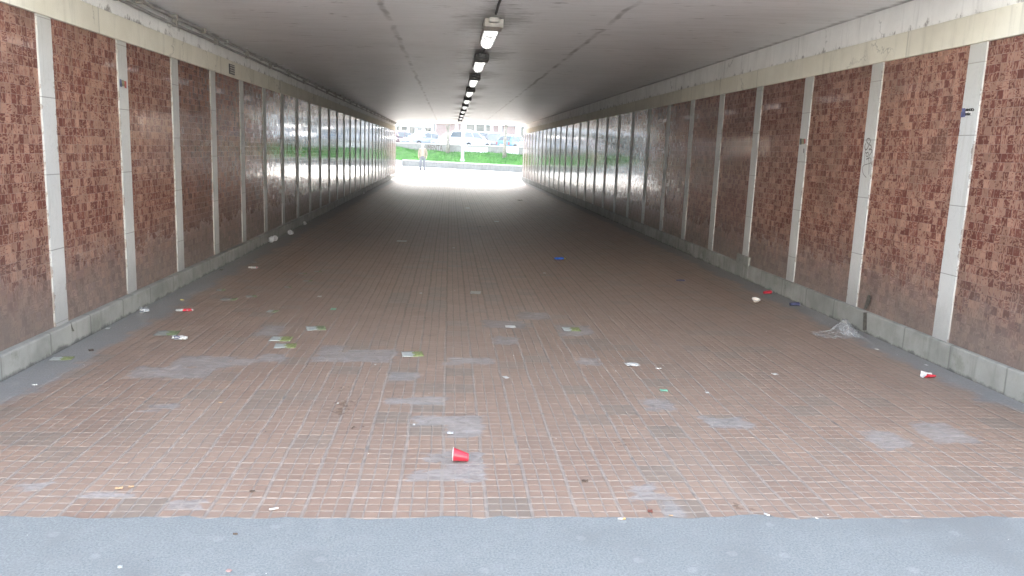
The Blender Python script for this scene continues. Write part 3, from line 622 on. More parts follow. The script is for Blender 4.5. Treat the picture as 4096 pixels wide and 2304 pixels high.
for a in [('paper_scrap', 'torn white paper with a ragged tail, largest scrap right of centre', 2526, 1462, 60, 14, 0.05, white_p, 0.35),
          ('paper_scrap', 'flat white paper scrap on a grey patch beyond the lime flyers', 2041, 1309, 42, 10, 0, white_p, 0.1),
          ('plastic_sheet', 'greyish translucent sheet lying flat in the middle distance', 1902, 1173, 42, 11, -0.1, flyer_w, 0.05),
          ('paper_strip', 'long thin white strip lying crosswise in the dim tunnel', 1607, 966, 39, 5, 0, white_p, 0.0),
          ('paper_scrap', 'small bluish white folded scrap near the middle of the floor', 2023, 1513, 20, 9, 0.4, white_p, 0.2),
          ('paper_scrap', 'small white scrap near the right side, beyond the torn red cup', 3099, 1500, 22, 6, 0.3, white_p, 0.3),
          ('paper_scrap', 'tiny white scrap by the mint strip on the right', 2828, 1574, 15, 5, 0, white_p, 0.3),
          ('paper_scrap', 'small upright white stub on the mortar patch behind the red cup', 1656, 1702, 9, 14, 0, white_p, 0.0),
          ('paper_scrap', 'tiny white stub below the lime flyer near the centre', 1501, 1462, 7, 14, 0, white_p, 0.0),
          ('paper_scrap', 'small white scrap against the foot of the left wall', 431, 1317, 17, 6, 0.2, white_p, 0.4),
          ('paper_scrap', 'white crumb beside the brown stains left of centre', 1352, 1617, 8, 7, 0, white_p, 0.4),
          ('paper_scrap', 'curled pale scrap behind the white and red packet on the left', 1018, 1051, 16, 9, 0.5, flyer_f, 0.5),
          ('paper_scrap', 'tiny white scrap beyond the mint scrap left of centre', 1279, 1188, 16, 5, 0, white_p, 0.0),
          ('paper_scrap', 'tiny white scrap at mid distance, left of the translucent sheet', 1683, 1175, 10, 4, 0, white_p, 0.0),
          ('paper_scrap', 'tiny white scrap far inside near the tunnel centre', 1815, 993, 9, 4, 0, white_p, 0.0),
          ('paper_scrap', 'tiny white scrap in front of the blue wrapper', 2178, 1094, 11, 4, 0, white_p, 0.0),
          ('paper_strip', 'white strip on the pale floor far inside, right of the centre', 1986, 887, 18, 4, 0, white_p, 0.0),
          ('paper_strip', 'thin white strip farthest in, near the bright exit', 1870, 833, 16, 4, 0, white_p, 0.0),
          ('paper_scrap', 'white scrap on the grey gutter by the right wall near the plastic bag', 3507, 1400, 12, 4, 0, white_p, 0.1),
          ('paper_scrap', 'tiny white scrap on the right gutter nearest the camera', 3704, 1463, 10, 4, 0, white_p, 0.1),
          ('mint_scrap', 'mint green square scrap on the left half of the floor', 1334, 1239, 22, 8, 0, mint, 0.1),
          ('mint_strip', 'mint green strip of plastic on the right half of the floor', 2655, 1565, 31, 8, -0.1, mint, 0.15),
          ('wood_splinter', 'thin straw coloured splinter on the near left tiles', 882, 1613, 16, 3, 0, wood, 0.0),
          ('wood_splinter', 'larger pale wood splinter near the front edge at far left', 477, 1957, 30, 9, 0.25, wood, 0.2),
          ('wood_splinter', 'smaller pale wood splinter right of another at far left', 525, 1951, 22, 7, 0.25, wood, 0.2),
          ('foil_scrap', 'shiny foil scrap on the mortar patch just behind the red cup', 1801, 1737, 26, 9, 0, cupwhite, 0.4),
          ('paper_strip', 'pinkish paper strip on the front edge, right of centre', 2683, 2067, 17, 4, 0, wood, 0.0),
          ('candy_wrapper', 'pinkish white wrapper on the asphalt at the bottom left', 481, 2279, 22, 14, 0.3, flyer_w, 0.6),
          ('candy_wrapper', 'pale pink torn wrapper at the bottom edge of the asphalt', 916, 2294, 24, 12, -0.3, simple('faded_pink', (0.33, 0.21, 0.19), 0.7, 0.25, 60), 0.5),
          ('dry_leaf', 'brown curled leaf on the tiles right of the red cup', 2339, 1929, 29, 9, 0, leafc, 0.5),
          ('dry_leaf', 'dark leaf on the left gutter near the wall base', 365, 1404, 20, 8, 0.5, leafc, 0.5),
          ('dry_leaf', 'small dark leaf at the foot of the left wall farther in', 886, 1082, 13, 6, 0, leafc, 0.5),
          ('dry_leaf', 'dark leaf heap on the shiny floor far right of the exit axis', 2080, 803, 22, 7, 0, leafc, 0.7),
          ('dry_leaf', 'tiny dark leaf far inside near the tunnel centre line', 1919, 909, 10, 4, 0, leafc, 0.5),
          ('dry_leaf', 'thin brown leaf on the front tiles left of centre', 1009, 1970, 22, 6, 0.4, leafc, 0.3),
          ('seed_pod', 'reddish brown seed pod on a front tile right of centre', 2600, 2050, 22, 12, -0.2, simple('seed_red', (0.16, 0.05, 0.035), 0.6, 0.3, 60), 0.6)]:
    paper(a[0], a[1], a[0].split('_')[-1], a[2], a[3], a[4], a[5], a[6], (a[7],), 0.5, 0.15+a[8], None, 5, a[8]*0.5)
def butt(label, px, py, ln, rot, tip=orange, rest=white_p):
    p = G(px, py); L = psz(p, ln); r = min(0.004, L*0.13); p.z = fz(p)+r
    t = thing('cigarette_butt', label, 'cigarette butt', p, rot, 'cigarette ends dropped on the ground')
    MB().tube([(-L/2, 0, 0), (L*0.12, 0, 0)], r, 8).build('paper_tube', rest, t, smooth=True)
    MB().tube([(L*0.121, 0, 0), (L/2, 0, 0)], r*0.97, 8).build('filter', tip, t, smooth=True)
butt('cigarette end with a tan filter lying on the tile edge right of centre', 2486, 2087, 31, 0.0)
butt('long white cigarette end with grey ash beside the broken front tile', 3074, 2070, 40, -0.9, ash)
butt('white cigarette end on the front tiles left of centre', 1095, 2044, 36, 0.35, white_p)
butt('white cigarette end with a smudge, beside the largest torn scrap', 2634, 1479, 22, 0.05, white_p)
butt('short white cigarette end at the far left, near the gutter', 139, 1545, 18, 0.5, white_p)
butt('yellowish cigarette end by the red and white wrapper on the left', 729, 1203, 14, 0, orange, yellow)
butt('small white cigarette end on the front edge at the right', 3266, 2083, 12, -0.6, white_p)

def cup(name, label, px, py, ln, rim_px, base_ratio, heading, mat, crush=1.0, group=None, lining=None, tear=0.0, open_ang=2*math.pi, tilt=None):
    """cup lying on its side; heading = direction from rim to base, world radians"""
    p = G(px, py); L = psz(p, ln); r0 = psz(p, rim_px)/2; r1 = r0*base_ratio
    a = math.atan2(r0-r1, L) if tilt is None else tilt
    t = thing(name, label, 'cup', (p.x, p.y, fz(p)), heading, group)
    n = 28; q = random.Random(int(px))
    def shell(ra, rb, x0, x1, flip):
        rings = []
        for k in range(9):
            u = k/8; x = x0+(x1-x0)*u; r = ra+(rb-ra)*u; ring = []
            for j in range(n+1):
                th = math.pi*1.5-open_ang/2+open_ang*j/n
                w = 1+tear*0.22*math.sin(th*3+u*4)*(1-u)
                ring.append((x+tear*0.16*L*math.sin(th*2+1)*(1-u)*(0.6 if x0 == 0 else 0.6), r*w*math.cos(th), r*w*math.sin(th)*crush))
            rings.append(ring)
        return rings
    def settle(v):      # roll axis down so that the side touches the ground
        x, y, z = v; z += r0*crush; s, c = math.sin(a*crush), math.cos(a*crush)
        return (x*c+z*s*0, y, z-x*math.tan(a)*crush*0.98)
    mb = MB(); R0 = shell(r0, r1, 0, L, 0); mb.loft([[settle(v) for v in r] for r in R0], False, 0, False)
    if open_ang > 6: mb.add([settle(v) for v in R0[-1][:-1]], [tuple(range(n))])
    mb.build('body', mat, t, smooth=True)
    th = 0.0012; mb = MB(); R1 = shell(r0-th, r1-th, 0.0005, L-0.002, 1); mb.loft([[settle(v) for v in r][::-1] for r in R1], False, 0, False)
    if open_ang > 6: mb.add([settle(v) for v in R1[-1][:-1]], [tuple(range(n))[::-1]])
    mb.build('lining', lining or cupwhite, t, smooth=True)
    MB().tube([settle((v[0]-0.0005, v[1], v[2])) for v in R0[0]], max(0.0016, r0*0.045), 6).build('rolled_rim', lining or cupwhite, t, smooth=True)
    return t
cup('plastic_cup', 'red plastic cup lying on its side on the grey mortar patch in front', 1813, 1847, 62, 54, 0.58, -0.10, cupred)
cup('plastic_cup', 'torn red cup with white rim lying near the right wall, closest to the camera there', 3690, 1510, 46, 42, 0.7, -0.05, cupred, 0.62, None, None, 0.9, 3.9)
cup('plastic_cup', 'crushed red cup by the right wall, farther in behind the cream bowl', 3082, 1177, 32, 20, 0.7, math.pi+0.3, cupred, 0.75, None, None, 0.6)
cup('plastic_cup', 'navy and white crushed cup lying against the right wall gutter', 3196, 1225, 38, 20, 0.75, math.pi, navy, 0.75, None, None, 0.5)
cup('plastic_cup', 'flattened navy and white cup lying out on the tiles at the right', 2738, 1126, 34, 14, 0.8, math.pi, navy, 0.45, None, None, 0.4)
cup('plastic_cup', 'clear crushed cup with a white rim at the foot of the left wall', 560, 1252, 34, 40, 0.7, 0.35, clear, 0.55, None, clear, 0.9)
for px, py, d, lab, hd in ((1087, 972, 26, 'clear cup tipped over at the left wall foot, nearest of the row', 2.6), (1101, 965, 22, 'white based cup pushed against the nearest clear cup at the left wall', -1.9),
                     (1160, 940, 19, 'translucent cup at the left wall foot, between two other cups', 1.2), (1218, 900, 13, 'small white cup at the left wall foot, beyond the translucent one', 1.4), (1455, 776, 8, 'tiny white cup far down the left wall near the exit', 1.4)):
    cup('plastic_cup', lab, px, py, d*0.9, d, 0.7, hd, cupwhite if d < 23 else clear, 1.0, 'cups along the left wall foot', cupwhite)
# cream bowl
p = G(3023, 1213); t = thing('paper_bowl', 'cream paper bowl tipped on its rim by the right wall', 'bowl', (p.x, p.y, FZ), 0.3); r = psz(p, 36)/2
mb = MB(); rings = []
for k in range(7):
    u = k/6; rr = r*(0.35+0.65*u**0.7); rings.append([(rr*math.cos(2*math.pi*j/24), rr*math.sin(2*math.pi*j/24)*0.75, 0.006+r*0.42*u+0.25*r*math.sin(2*math.pi*j/24)*u+0.02*r*math.sin(j*1.7)+0.25*r*u) for j in range(24)])
mb.loft(rings, False); mb.add(rings[0], [tuple(range(24))]); mb.build('bowl_shell', cream, t, smooth=True)
MB().tube(rings[-1]+rings[-1][:1], 0.003, 6).build('rim', cupwhite, t, smooth=True)
# crumpled packets and wrappers
def crumple(name, label, cat, px, py, w, h, mats, seed, rot=0.0, split=0.5, tall=0.5):
    p = G(px, py); W = psz(p, w); H = psz(p, h)*tall; D = W*0.55; q = random.Random(seed); mb = MB(); nu, nv = 9, 10
    rings = []
    for i in range(nu+1):
        u = i/nu-0.5; s = 0.55+0.45*math.sin(math.pi*(i+0.9)/(nu+1.8)); rings.append([(u*W+q.uniform(-.05, .05)*W, math.cos(2*math.pi*k/nv)*D/2*s*q.uniform(.7, 1.1), max(0.0, H/2+math.sin(2*math.pi*k/nv)*H/2*s*q.uniform(.6, 1.25))) for k in range(nv)])
    mb.loft(rings)
    if len(mats) > 1:
        for i in range(len(mb.m)): mb.m[i] = 1 if (i//nv) >= nu*split and i < nu*nv and rnd.random() > 0.12 else 0
    o = mb.build(name, mats); o.location = (p.x, p.y, FZ); o.rotation_euler = (0, 0, rot); return tag(o, label, cat)
crumple('crumpled_packet', 'crumpled red and white packet on the grey strip near the left wall', 'packet', 738, 1248, 60, 24, (flyer_w, simple('packet_red', (0.52, 0.03, 0.05), 0.35, 0.15, 40)), 3, 0.1, 0.35)
o = crumple('crumpled_carton', 'crushed white carton with a dark ring printed on it, left foreground', 'carton', 720, 1362, 58, 22, (white_p,), 5, -0.05, 0.5, 0.8)
p = G(716, 1357); mb = MB(); rr = psz(p, 11)
dv = (EYE-Vector(o.location)); 
mb.tube([(rr*math.cos(a)-0.01, -0.034-0.004*math.sin(a), 0.028+0.5*rr*math.sin(a)) for a in [2*math.pi*k/16 for k in range(17)]], 0.0032, 5); mb.build('printed_ring', navy, o)
crumple('crumpled_packet', 'white packet with a red end on the dim grey strip, left side', 'packet', 1013, 1075, 35, 9, (white_p, cupred), 8, 0, 0.86, 0.9)
crumple('snack_wrapper', 'blue snack wrapper with yellow edges right of the tunnel centre', 'wrapper', 2239, 1040, 43, 17, (wblue, yellow), 11, 0.25, 0.86, 0.6)
crumple('dark_clump', 'dark lump of dried dirt on the asphalt at lower left', 'dirt clump', 942, 2146, 18, 16, (leafc,), 13, 0, 0.5, 0.6)
# clear plastic bag
p = G(3352, 1343); t = thing('plastic_bag', 'crumpled clear plastic bag slumped against the right wall foot', 'bag', (p.x, p.y, FZ))
W = psz(p, 205); Hh = psz(p, 66); mb = MB(); q = random.Random(4); nu, nv = 26, 14; vs = []
for j in range(nv+1):
    for i in range(nu+1):
        u, v = i/nu-0.5, j/nv-0.5
        peak = max(0, 1-abs(u-0.20)*3.4)**1.15*max(0, 1-abs(v-0.25)*1.9); low = 0.16*max(0, 1-(u*2)**2)*max(0, 1-(v*2)**2)
        vs.append((u*W*(1-0.25*abs(v))+q.uniform(-.012, .012), v*W*0.62+q.uniform(-.012, .012), max(0.0, Hh*(peak+low)*q.uniform(0.75, 1.12))+0.003*q.random()))
mb.add(vs, [(j*(nu+1)+i, j*(nu+1)+i+1, (j+1)*(nu+1)+i+1, (j+1)*(nu+1)+i) for j in range(nv) for i in range(nu)]); mb.build('film', clear, t, smooth=True)
mb = MB()
for k in range(7):
    i0 = q.randrange(3, nu-6); j0 = q.randrange(1, nv-1); pts = [Vector(vs[min(nv, max(0, j0+q.randrange(-1, 2)))*(nu+1)+i0+d])+Vector((0, 0, 0.003)) for d in range(5)]
    mb.tube(pts, 0.0016, 5)
mb.build('creases', flyer_w, t, smooth=True)
# brown twig by the stain
p = G(1413, 1716); mb = MB(); L = psz(p, 22); mb.tube([(-0.2*L, -0.5*L, 0), (0, 0, 0.003), (0.1*L, 0.6*L, 0)], 0.003, 6); o = mb.build('twig', leafc); o.location = (p.x, p.y, FZ+0.003); tag(o, 'short dark twig lying on a brown stain left of the red cup', 'twig')
# crumbs: far too many to count
mb = MB(); q = random.Random(21)
for k in range(230):
    x = q.uniform(BL+0.1, BR-0.1); y = 2.3+9*q.random()**1.6; s = q.uniform(0.001, 0.0032)*(1+0.05*y); z = 0.010 if y < 3.06 else 0.005
    a = q.uniform(0, 6.3); pts = [(x+s*math.cos(a+i*1.57)*q.uniform(.5, 1.2), y+s*math.sin(a+i*1.57)*q.uniform(.5, 1.2), z) for i in range(4)]
    mb.prism(pts, (0, 0, s*0.5), 0 if q.random() < 0.45 else 1)
struct(fix_normals(mb.build('grit', [simple('grit_pale', (0.55, 0.54, 0.5), 0.8, 0.2, 50), ash])), 'stuff')

# ------------------------------------------------------------------ beyond the exit
SM, CW = -0.7703, 61.505            # line of the low wall: y = CW + SM*x
wd = Vector((1, SM, 0)).normalized(); nd = Vector((-wd.y, wd.x, 0))      # along the wall, away from us
def PL(x, off): return Vector((x, CW+off+SM*x, 0))
def strip_wall(name, label, x0, x1, off, z0, z1, th, mat, cap, extra=None):
    t = thing(name, label, 'wall', PL(x0, off)); A, B = PL(x0, off), PL(x1, off); A0 = Vector(A)
    ln = (B-A).length; Mx = Matrix(((wd.x, nd.x, 0, 0), (wd.y, nd.y, 0, 0), (0, 0, 1, 0), (0, 0, 0, 1)))
    MB().box(0, ln, 0, th, z0, z1).build('wall_body', mat, t, M=Mx); MB().box(-0.02, ln+0.02, -0.04, th+0.04, z1+0.001, z1+0.07).build('coping', cap, t, M=Mx, bevel=0.01)
    return t, Mx, ln
lw, Mx, ln = strip_wall('low_wall', 'low grey concrete kerb wall holding back the grass bank beyond the exit', -3.75, 30, 0, -0.1, 0.43, 0.28, M['grim'], M['pave'])
# its left end bends back up the ramp
e = PL(-3.77, 0); A = [Vector((e.x, e.y, 0)), Vector((e.x-1.3, e.y-0.6, 0)), Vector((e.x-6, e.y+0.6, 0))]
mb = MB()
for i in range(2):
    a, b = A[i], A[i+1]; d = (b-a).normalized(); nn_ = Vector((d.y, -d.x, 0))*0.28; h0, h1 = (0.43, 0.60, 0.95)[i], (0.43, 0.60, 0.95)[i+1]
    vs = [a, b, b+nn_, a+nn_]; mb.add([(v.x, v.y, -0.05) for v in vs]+[(vs[0].x, vs[0].y, h0), (vs[1].x, vs[1].y, h1), (vs[2].x, vs[2].y, h1), (vs[3].x, vs[3].y, h0)], [(3, 2, 1, 0), (4, 5, 6, 7), (0, 1, 5, 4), (1, 2, 6, 5), (2, 3, 7, 6), (3, 0, 4, 7)])
o = fix_normals(mb.build('ramp_wall', M['pave'])); tag(o, 'pale wall rising to the left from the end of the low kerb wall', 'wall')
uw, Mu, ln = strip_wall('upper_wall', 'grey concrete wall above the grass bank with brown painted capitals', -9, 30, 4.2, 0.8, 1.80, 0.25, M['grim'], M['pave'])
# letters painted on it
brown = simple('paint_brown', (0.055, 0.028, 0.022), 0.8, 0.2, 20)
def pu(px, py, off=4.2):
    d = ray(px, py); t = (CW+off)/(d.y-SM*d.x); return EYE+d*t
la, lb = pu(1560+1170/8.05, 460+1130/8.05), pu(1560+1775/8.05, 460+1140/8.05)
org = PL(-9, 4.2); s0 = (la-org).dot(wd); s1 = (lb-org).dot(wd); wdt = 6*0.68
k = (s1-s0)/wdt
text_mesh('IMENTA', 'painted_letters', brown, uw, Mx @ Matrix(((k, 0, 0, s0), (0, 0, 1, -0.008), (0, 0.68, 0, la.z-0.02), (0, 0, 0, 1))))
# paler whitewashed patch under the lamp post
for (ax, bx_, zz) in ((1860, 1951, 0.42), (2025, 2074, 0.5)):
    qa, qb = pu(ax, 600), pu(bx_, 600); sa, sb = (qa-org).dot(wd), (qb-org).dot(wd)
    MB().box(sa, sb, -0.006, 0.0, 1.27, 1.27+zz).build('whitewash_patch', M['white'], uw, M=Mx)
# grass bank
mb = MB(); q = random.Random(5); NX, NY = 150, 22; vs = []
for j in range(NY+1):
    for i in range(NX+1):
        x = -9+26*i/NX; v = j/NY; p = PL(x, 0.30+3.9*v); z = 0.42+0.86*v**0.9+0.05*math.sin(x*2.1+v*5)+q.uniform(-.03, .03)+(0.12*max(0, 1-abs(x-3.0)/1.0) if v > 0.75 else 0)+(0.20*max(0, min(1, (-x-2)/2.5)) if v > .5 else 0)
        vs.append((p.x, p.y, z))
mb.add(vs, [(j*(NX+1)+i, j*(NX+1)+i+1, (j+1)*(NX+1)+i+1, (j+1)*(NX+1)+i) for j in range(NY) for i in range(NX)])
for k in range(8000):
    x, y, z = vs[q.randrange(len(vs))]; x += q.uniform(-.1, .1); h = q.uniform(0.06, 0.20); a = q.uniform(0, 6.3); w = 0.02
    mb.add([(x-w*math.cos(a), y-w*math.sin(a), z-0.02), (x+w*math.cos(a), y+w*math.sin(a), z-0.02), (x+q.uniform(-.06, .06), y+q.uniform(-.06, .06), z+h)], [(0, 1, 2)])
struct(mb.build('grass', M['grass']), 'stuff')
# soil under it, parking terrace
P0, P1, P2, P3 = PL(-30, 4.4), PL(40, 4.4), PL(40, 60), PL(-30, 60)
mb = MB(); mb.prism([(p.x, p.y, 0.0) for p in (P0, P1, P2, P3)], (0, 0, 1.45)); struct(fix_normals(mb.build('parking_terrace', M['asphalt'])))

# lamp post
p = Vector((0.96, 61.77, 0.55)); t = thing('lamp_post', 'tall white lamp post rising from the grass bank beyond the exit', 'lamp post', p)
MB().tube([(0, 0, -0.1), (0, 0, 0.3), (0, 0, 7.5)], [0.115, 0.112, 0.07], 16).build('post', M['white'], t, smooth=True)
MB().tube([(0, 0, -0.05), (0, 0, 0.10), (0, 0, 0.24)], [0.22, 0.20, 0.13], 12).build('base_plinth', M['plain'], t)
MB().tube([(0, 0, 7.4), (0, -0.5, 7.75), (0, -1.3, 7.85)], 0.045, 8).build('arm', M['white'], t, smooth=True)
MB().box(-0.16, 0.16, -1.9, -1.25, 7.76, 7.9).build('lamp_head', M['steel'], t, bevel=0.03)

def tree(label, base, r, fork, spread, seed, H=6.5, group=None):
    t = thing('bare_tree', label, 'tree', base, 0, group); q = random.Random(seed); mb = MB()
    mb.tube([(0, 0, -0.2), (q.uniform(-.03, .03), 0, fork*0.5), (0, 0, fork), (0.02, 0, fork+0.25)], [r*1.35, r, r*0.92, r*0.5], 12); mb.build('trunk', M['bark'], t, smooth=True)
    def branch(mb, p, d, ln, rr, dep):
        pts = [p]; dd = Vector(d)
        for k in range(4):
            dd = (dd+Vector((q.uniform(-.15, .15), q.uniform(-.15, .15), q.uniform(0, .15)))).normalized(); pts.append(pts[-1]+dd*ln/4)
        mb.tube(pts, [rr*(1-0.16*k) for k in range(5)], 7)
        if dep:
            for k in range(3):
                a = pts[2+k % 3]; branch(mb, a, (dd+Vector((q.uniform(-.9, .9), q.uniform(-.9, .9), q.uniform(-.1, .5)))).normalized(), ln*0.65, rr*0.5, dep-1)
    for d in spread:
        m = MB(); branch(m, Vector((0, 0, fork-0.05)), Vector(d).normalized(), (H-fork)*0.55, r*0.55, 2); m.build('limb', M['bark'], t, smooth=True)
    lf = MB()
    for k in range(900):
        u = q.uniform(0, 6.3); rr = H*0.36*q.random()**0.5; z = fork+1.6+(H-fork)*0.75*q.random(); s = q.uniform(.03, .07); x, y = rr*math.cos(u), rr*math.sin(u)
        lf.add([(x, y, z), (x+s, y+q.uniform(-s, s), z+q.uniform(-s, s)), (x+q.uniform(-s, s), y+s, z+s)], [(0, 1, 2)])
    lf.build('crown', M['grass'], t)
tree('bare pale tree with forked trunk standing against the lettered wall', (-0.2, 65.45, 1.22), 0.125, 1.62, [(-0.45, 0.1, 1), (0.05, 0, 1), (0.25, -.1, 1)], 2)
tree('bare tree on the grass bank in front of the blue car', (4.17, 61.35, 1.12), 0.125, 2.05, [(0.4, 0, 1), (-0.15, .2, 1), (.1, -.3, 1)], 3)
tree('slender bare tree behind the parked silver car', (-2.2, 78.5, 1.45), 0.10, 1.75, [(-0.5, 0, 1), (0.6, 0, 1), (0, .3, 1)], 4)
tree('thin bare tree at the far left by the glazed facade', (-5.0, 79.0, 1.45), 0.07, 1.9, [(-0.4, 0, 1), (0.3, 0, 1)], 6)

# ------------------------------------------------------------------ parked cars
def paint(name, c): return simple(name, c, 0.25, 0.03, 3, 0, Coat_Weight=0.6, Coat_Roughness=0.06)
def car(label, center, front_dir, mat, L=4.1, W=1.70, H=1.45, kind='hatch', z0=1.45):
    """local: +x forward"""
    rz = math.atan2(front_dir.y, front_dir.x); t = thing('parked_car', label, 'car', (center[0], center[1], z0), rz, 'cars parked above the grass bank')
    hw = W/2; a = L/2; belt = 0.62*H if kind != 'van' else 0.55*H; hood = 0.60*H
    # stations: x, z_bottom, z_top, half width factor
    st = [(-a, 0.42, belt*0.80, 0.80), (-a+0.06, 0.30, belt*0.97, 0.92), (-a+0.35, 0.24, belt, 0.985), (-a+0.9, 0.22, belt, 1.0), (0, 0.22, belt, 1.0), (a-1.25, 0.22, belt*0.985, 1.0),
          (a-0.75, 0.22, hood*0.97, 0.985), (a-0.28, 0.25, hood*0.86, 0.92), (a-0.05, 0.32, hood*0.70, 0.80), (a, 0.42, hood*0.58, 0.70)]
    if kind == 'saloon': st[0] = (-a, 0.42, belt*0.86, 0.80)
    rings = []
    for x, zb, zt, wf in st:
        w = hw*wf; h = zt-zb
        prof = [(-w*0.86, zb), (-w*0.98, zb+h*0.18), (-w, zb+h*0.55), (-w*0.95, zb+h*0.92), (-w*0.86, zt), (0, zt+0.03), (w*0.86, zt), (w*0.95, zb+h*0.92), (w, zb+h*0.55), (w*0.98, zb+h*0.18), (w*0.86, zb)]
        rings.append([(x, y, z) for y, z in prof])
    mb = MB(); mb.loft(rings)
    cb0, cb1 = {'hatch': (-a+0.08, a-1.15), 'saloon': (-a+0.62, a-1.2), 'estate': (-a+0.06, a-1.10), 'van': (-a+0.06, a-0.85)}[kind]
    rf0, rf1 = {'hatch': (-a+0.62, a-2.0), 'saloon': (-a+1.25, a-2.05), 'estate': (-a+0.38, a-1.95), 'van': (-a+0.30, a-1.7)}[kind]
    wb, wr = hw*0.90, hw*0.74
    zb_, zr = belt-0.02, H
    low = [(cb0, -wb, zb_), (cb1, -wb, zb_), (cb1, wb, zb_), (cb0, wb, zb_)]; hi = [(rf0, -wr, zr-0.05), (rf1, -wr, zr-0.05), (rf1, wr, zr-0.05), (rf0, wr, zr-0.05)]
    top = [(rf0+0.12, -wr*0.86, zr), (rf1-0.12, -wr*0.86, zr), (rf1-0.12, wr*0.86, zr), (rf0+0.12, wr*0.86, zr)]
    mb.loft([low, hi, top]); body = fix_normals(mb.build('body', mat, t, smooth=False, bevel=0.02))
    V = Vector
    def pane(name, A, B, Cc, D, ins=(0.1, 0.1, 0.12, 0.12), mat_=None, par=None):
        A, B, Cc, D = map(V, (A, B, Cc, D)); l, r, b, u = ins
        def pt(s, v): return (A*(1-s)+B*s)*(1-v)+(D*(1-s)+Cc*s)*v
        n = (B-A).cross(D-A).normalized()*0.012; P = [pt(l, b), pt(1-r, b), pt(1-r, 1-u), pt(l, 1-u)]
        m = MB(); m.prism([p+n*0.2 for p in P], n); return fix_normals(m.build(name, mat_ or M['cglass'], par or t))
    pane('windscreen', low[1], low[2], hi[2], hi[1], (.07, .07, .08, .08)); pane('rear_window', low[3], low[0], hi[0], hi[3], (.09, .09, .12, .12))
    for s in (0, 1):
        (b0, b1, h1, h0) = (low[0], low[1], hi[1], hi[0]) if s == 0 else (low[2], low[3], hi[3], hi[2])
        pane('side_window', b0, b1, h1, h0, (.06, .53, .10, .10)); pane('side_window', b0, b1, h1, h0, (.51, .06, .10, .10))
    wx = (a-0.78, -a+0.75)
    for x in wx:
        for s in (-1, 1):
            w = bpy.data.objects.new('wheel', None); C.objects.link(w); w.parent = t; w.location = (x, s*(hw-0.09), 0.30)
            MB().tube([(0, -0.10, 0), (0, 0.10, 0)], 0.30, 20).build('tyre', M['tyre'], w); MB().tube([(0, s*0.085, 0), (0, s*0.108, 0)], [0.20, 0.17], 14).build('rim', M['rim'], w)
            MB().tube([(x, s*(hw-0.02), 0.30), (x, s*(hw+0.006), 0.30)], [0.37, 0.36], 18).build('wheel_arch', M['black'], t)
    for s in (-1, 1):
        MB().box(a-0.20, a-0.03, s*hw*0.60-0.16, s*hw*0.60+0.16, hood*0.66, hood*0.80).build('headlight', M['clearlens'], t, bevel=0.03)
        MB().box(-a-0.006, -a+0.10, s*hw*0.74-0.09, s*hw*0.74+0.09, belt*0.62, belt*0.93).build('tail_light', M['redlens'], t, bevel=0.02)
        MB().box(cb1-0.42, cb1-0.26, s*(hw+0.03)-0.10, s*(hw+0.03)+0.10, belt+0.02, belt+0.17).build('wing_mirror', mat, t, bevel=0.03)
    MB().box(a-0.02, a+0.03, -0.26, 0.26, 0.36, 0.46).build('number_plate', M['plate'], t); MB().box(-a-0.03, -a+0.02, -0.26, 0.26, 0.50, 0.60).build('number_plate', M['plate'], t)
    for yy in (-0.24, 0.24): MB().box(a-0.10, a+0.015, yy-0.19, yy+0.19, hood*0.60, hood*0.67).build('grille', M['black'], t)
    MB().box(-a-0.02, -a+0.10, -hw*0.82, hw*0.82, 0.28, 0.44).build('bumper', M['black'] if kind == 'estate' else mat, t, bevel=0.03)
    MB().box(-a-0.012, -a+0.05, -0.30, 0.30, belt*0.74, belt*0.78).build('boot_handle', M['black'], t)
    return t
hn = nd.copy(); silver = paint('paint_silver', (0.20, 0.235, 0.27)); wht = paint('paint_white', (0.58, 0.59, 0.60)); dgrey = paint('paint_dark_grey', (0.045, 0.047, 0.055)); blu = paint('paint_light_blue', (0.07, 0.20, 0.30)); maroon = paint('paint_maroon', (0.07, 0.02, 0.035))
def place(front_or_rear, heading, L): return (Vector((front_or_rear[0], front_or_rear[1], 0))+hn*(L/2))
car('silver blue hatchback with its bonnet toward the bank, left of the trees', place((-3.85, 69.9), -1, 4.1), -hn, silver, 4.1, 1.7, 1.43)
car('white car facing the bank, partly behind the forked tree', place((-1.25, 70.6), -1, 4.0), -hn, wht, 4.0, 1.68, 1.42)
car('white estate car seen from behind, beside the lamp post', place((0.42, 68.4), 1, 4.3), hn, paint('paint_white_estate', (0.45, 0.47, 0.49)), 4.3, 1.75, 1.60, 'estate')
car('dark grey van in the second row behind the white estate', (3.3, 76.2), -hn, dgrey, 4.4, 1.8, 1.72, 'van')
car('light blue hatchback seen from behind, at the right', place((4.45, 68.6), 1, 3.9), hn, blu, 3.9, 1.66, 1.40)
car('white car at the far right edge, its bonnet just showing', place((5.95, 65.0), -1, 4.2), -hn, wht, 4.2, 1.7, 1.43)
car('dark maroon car at the far left edge behind the silver one', place((-6.3, 71.6), -1, 4.1), -hn, maroon, 4.1, 1.7, 1.45)

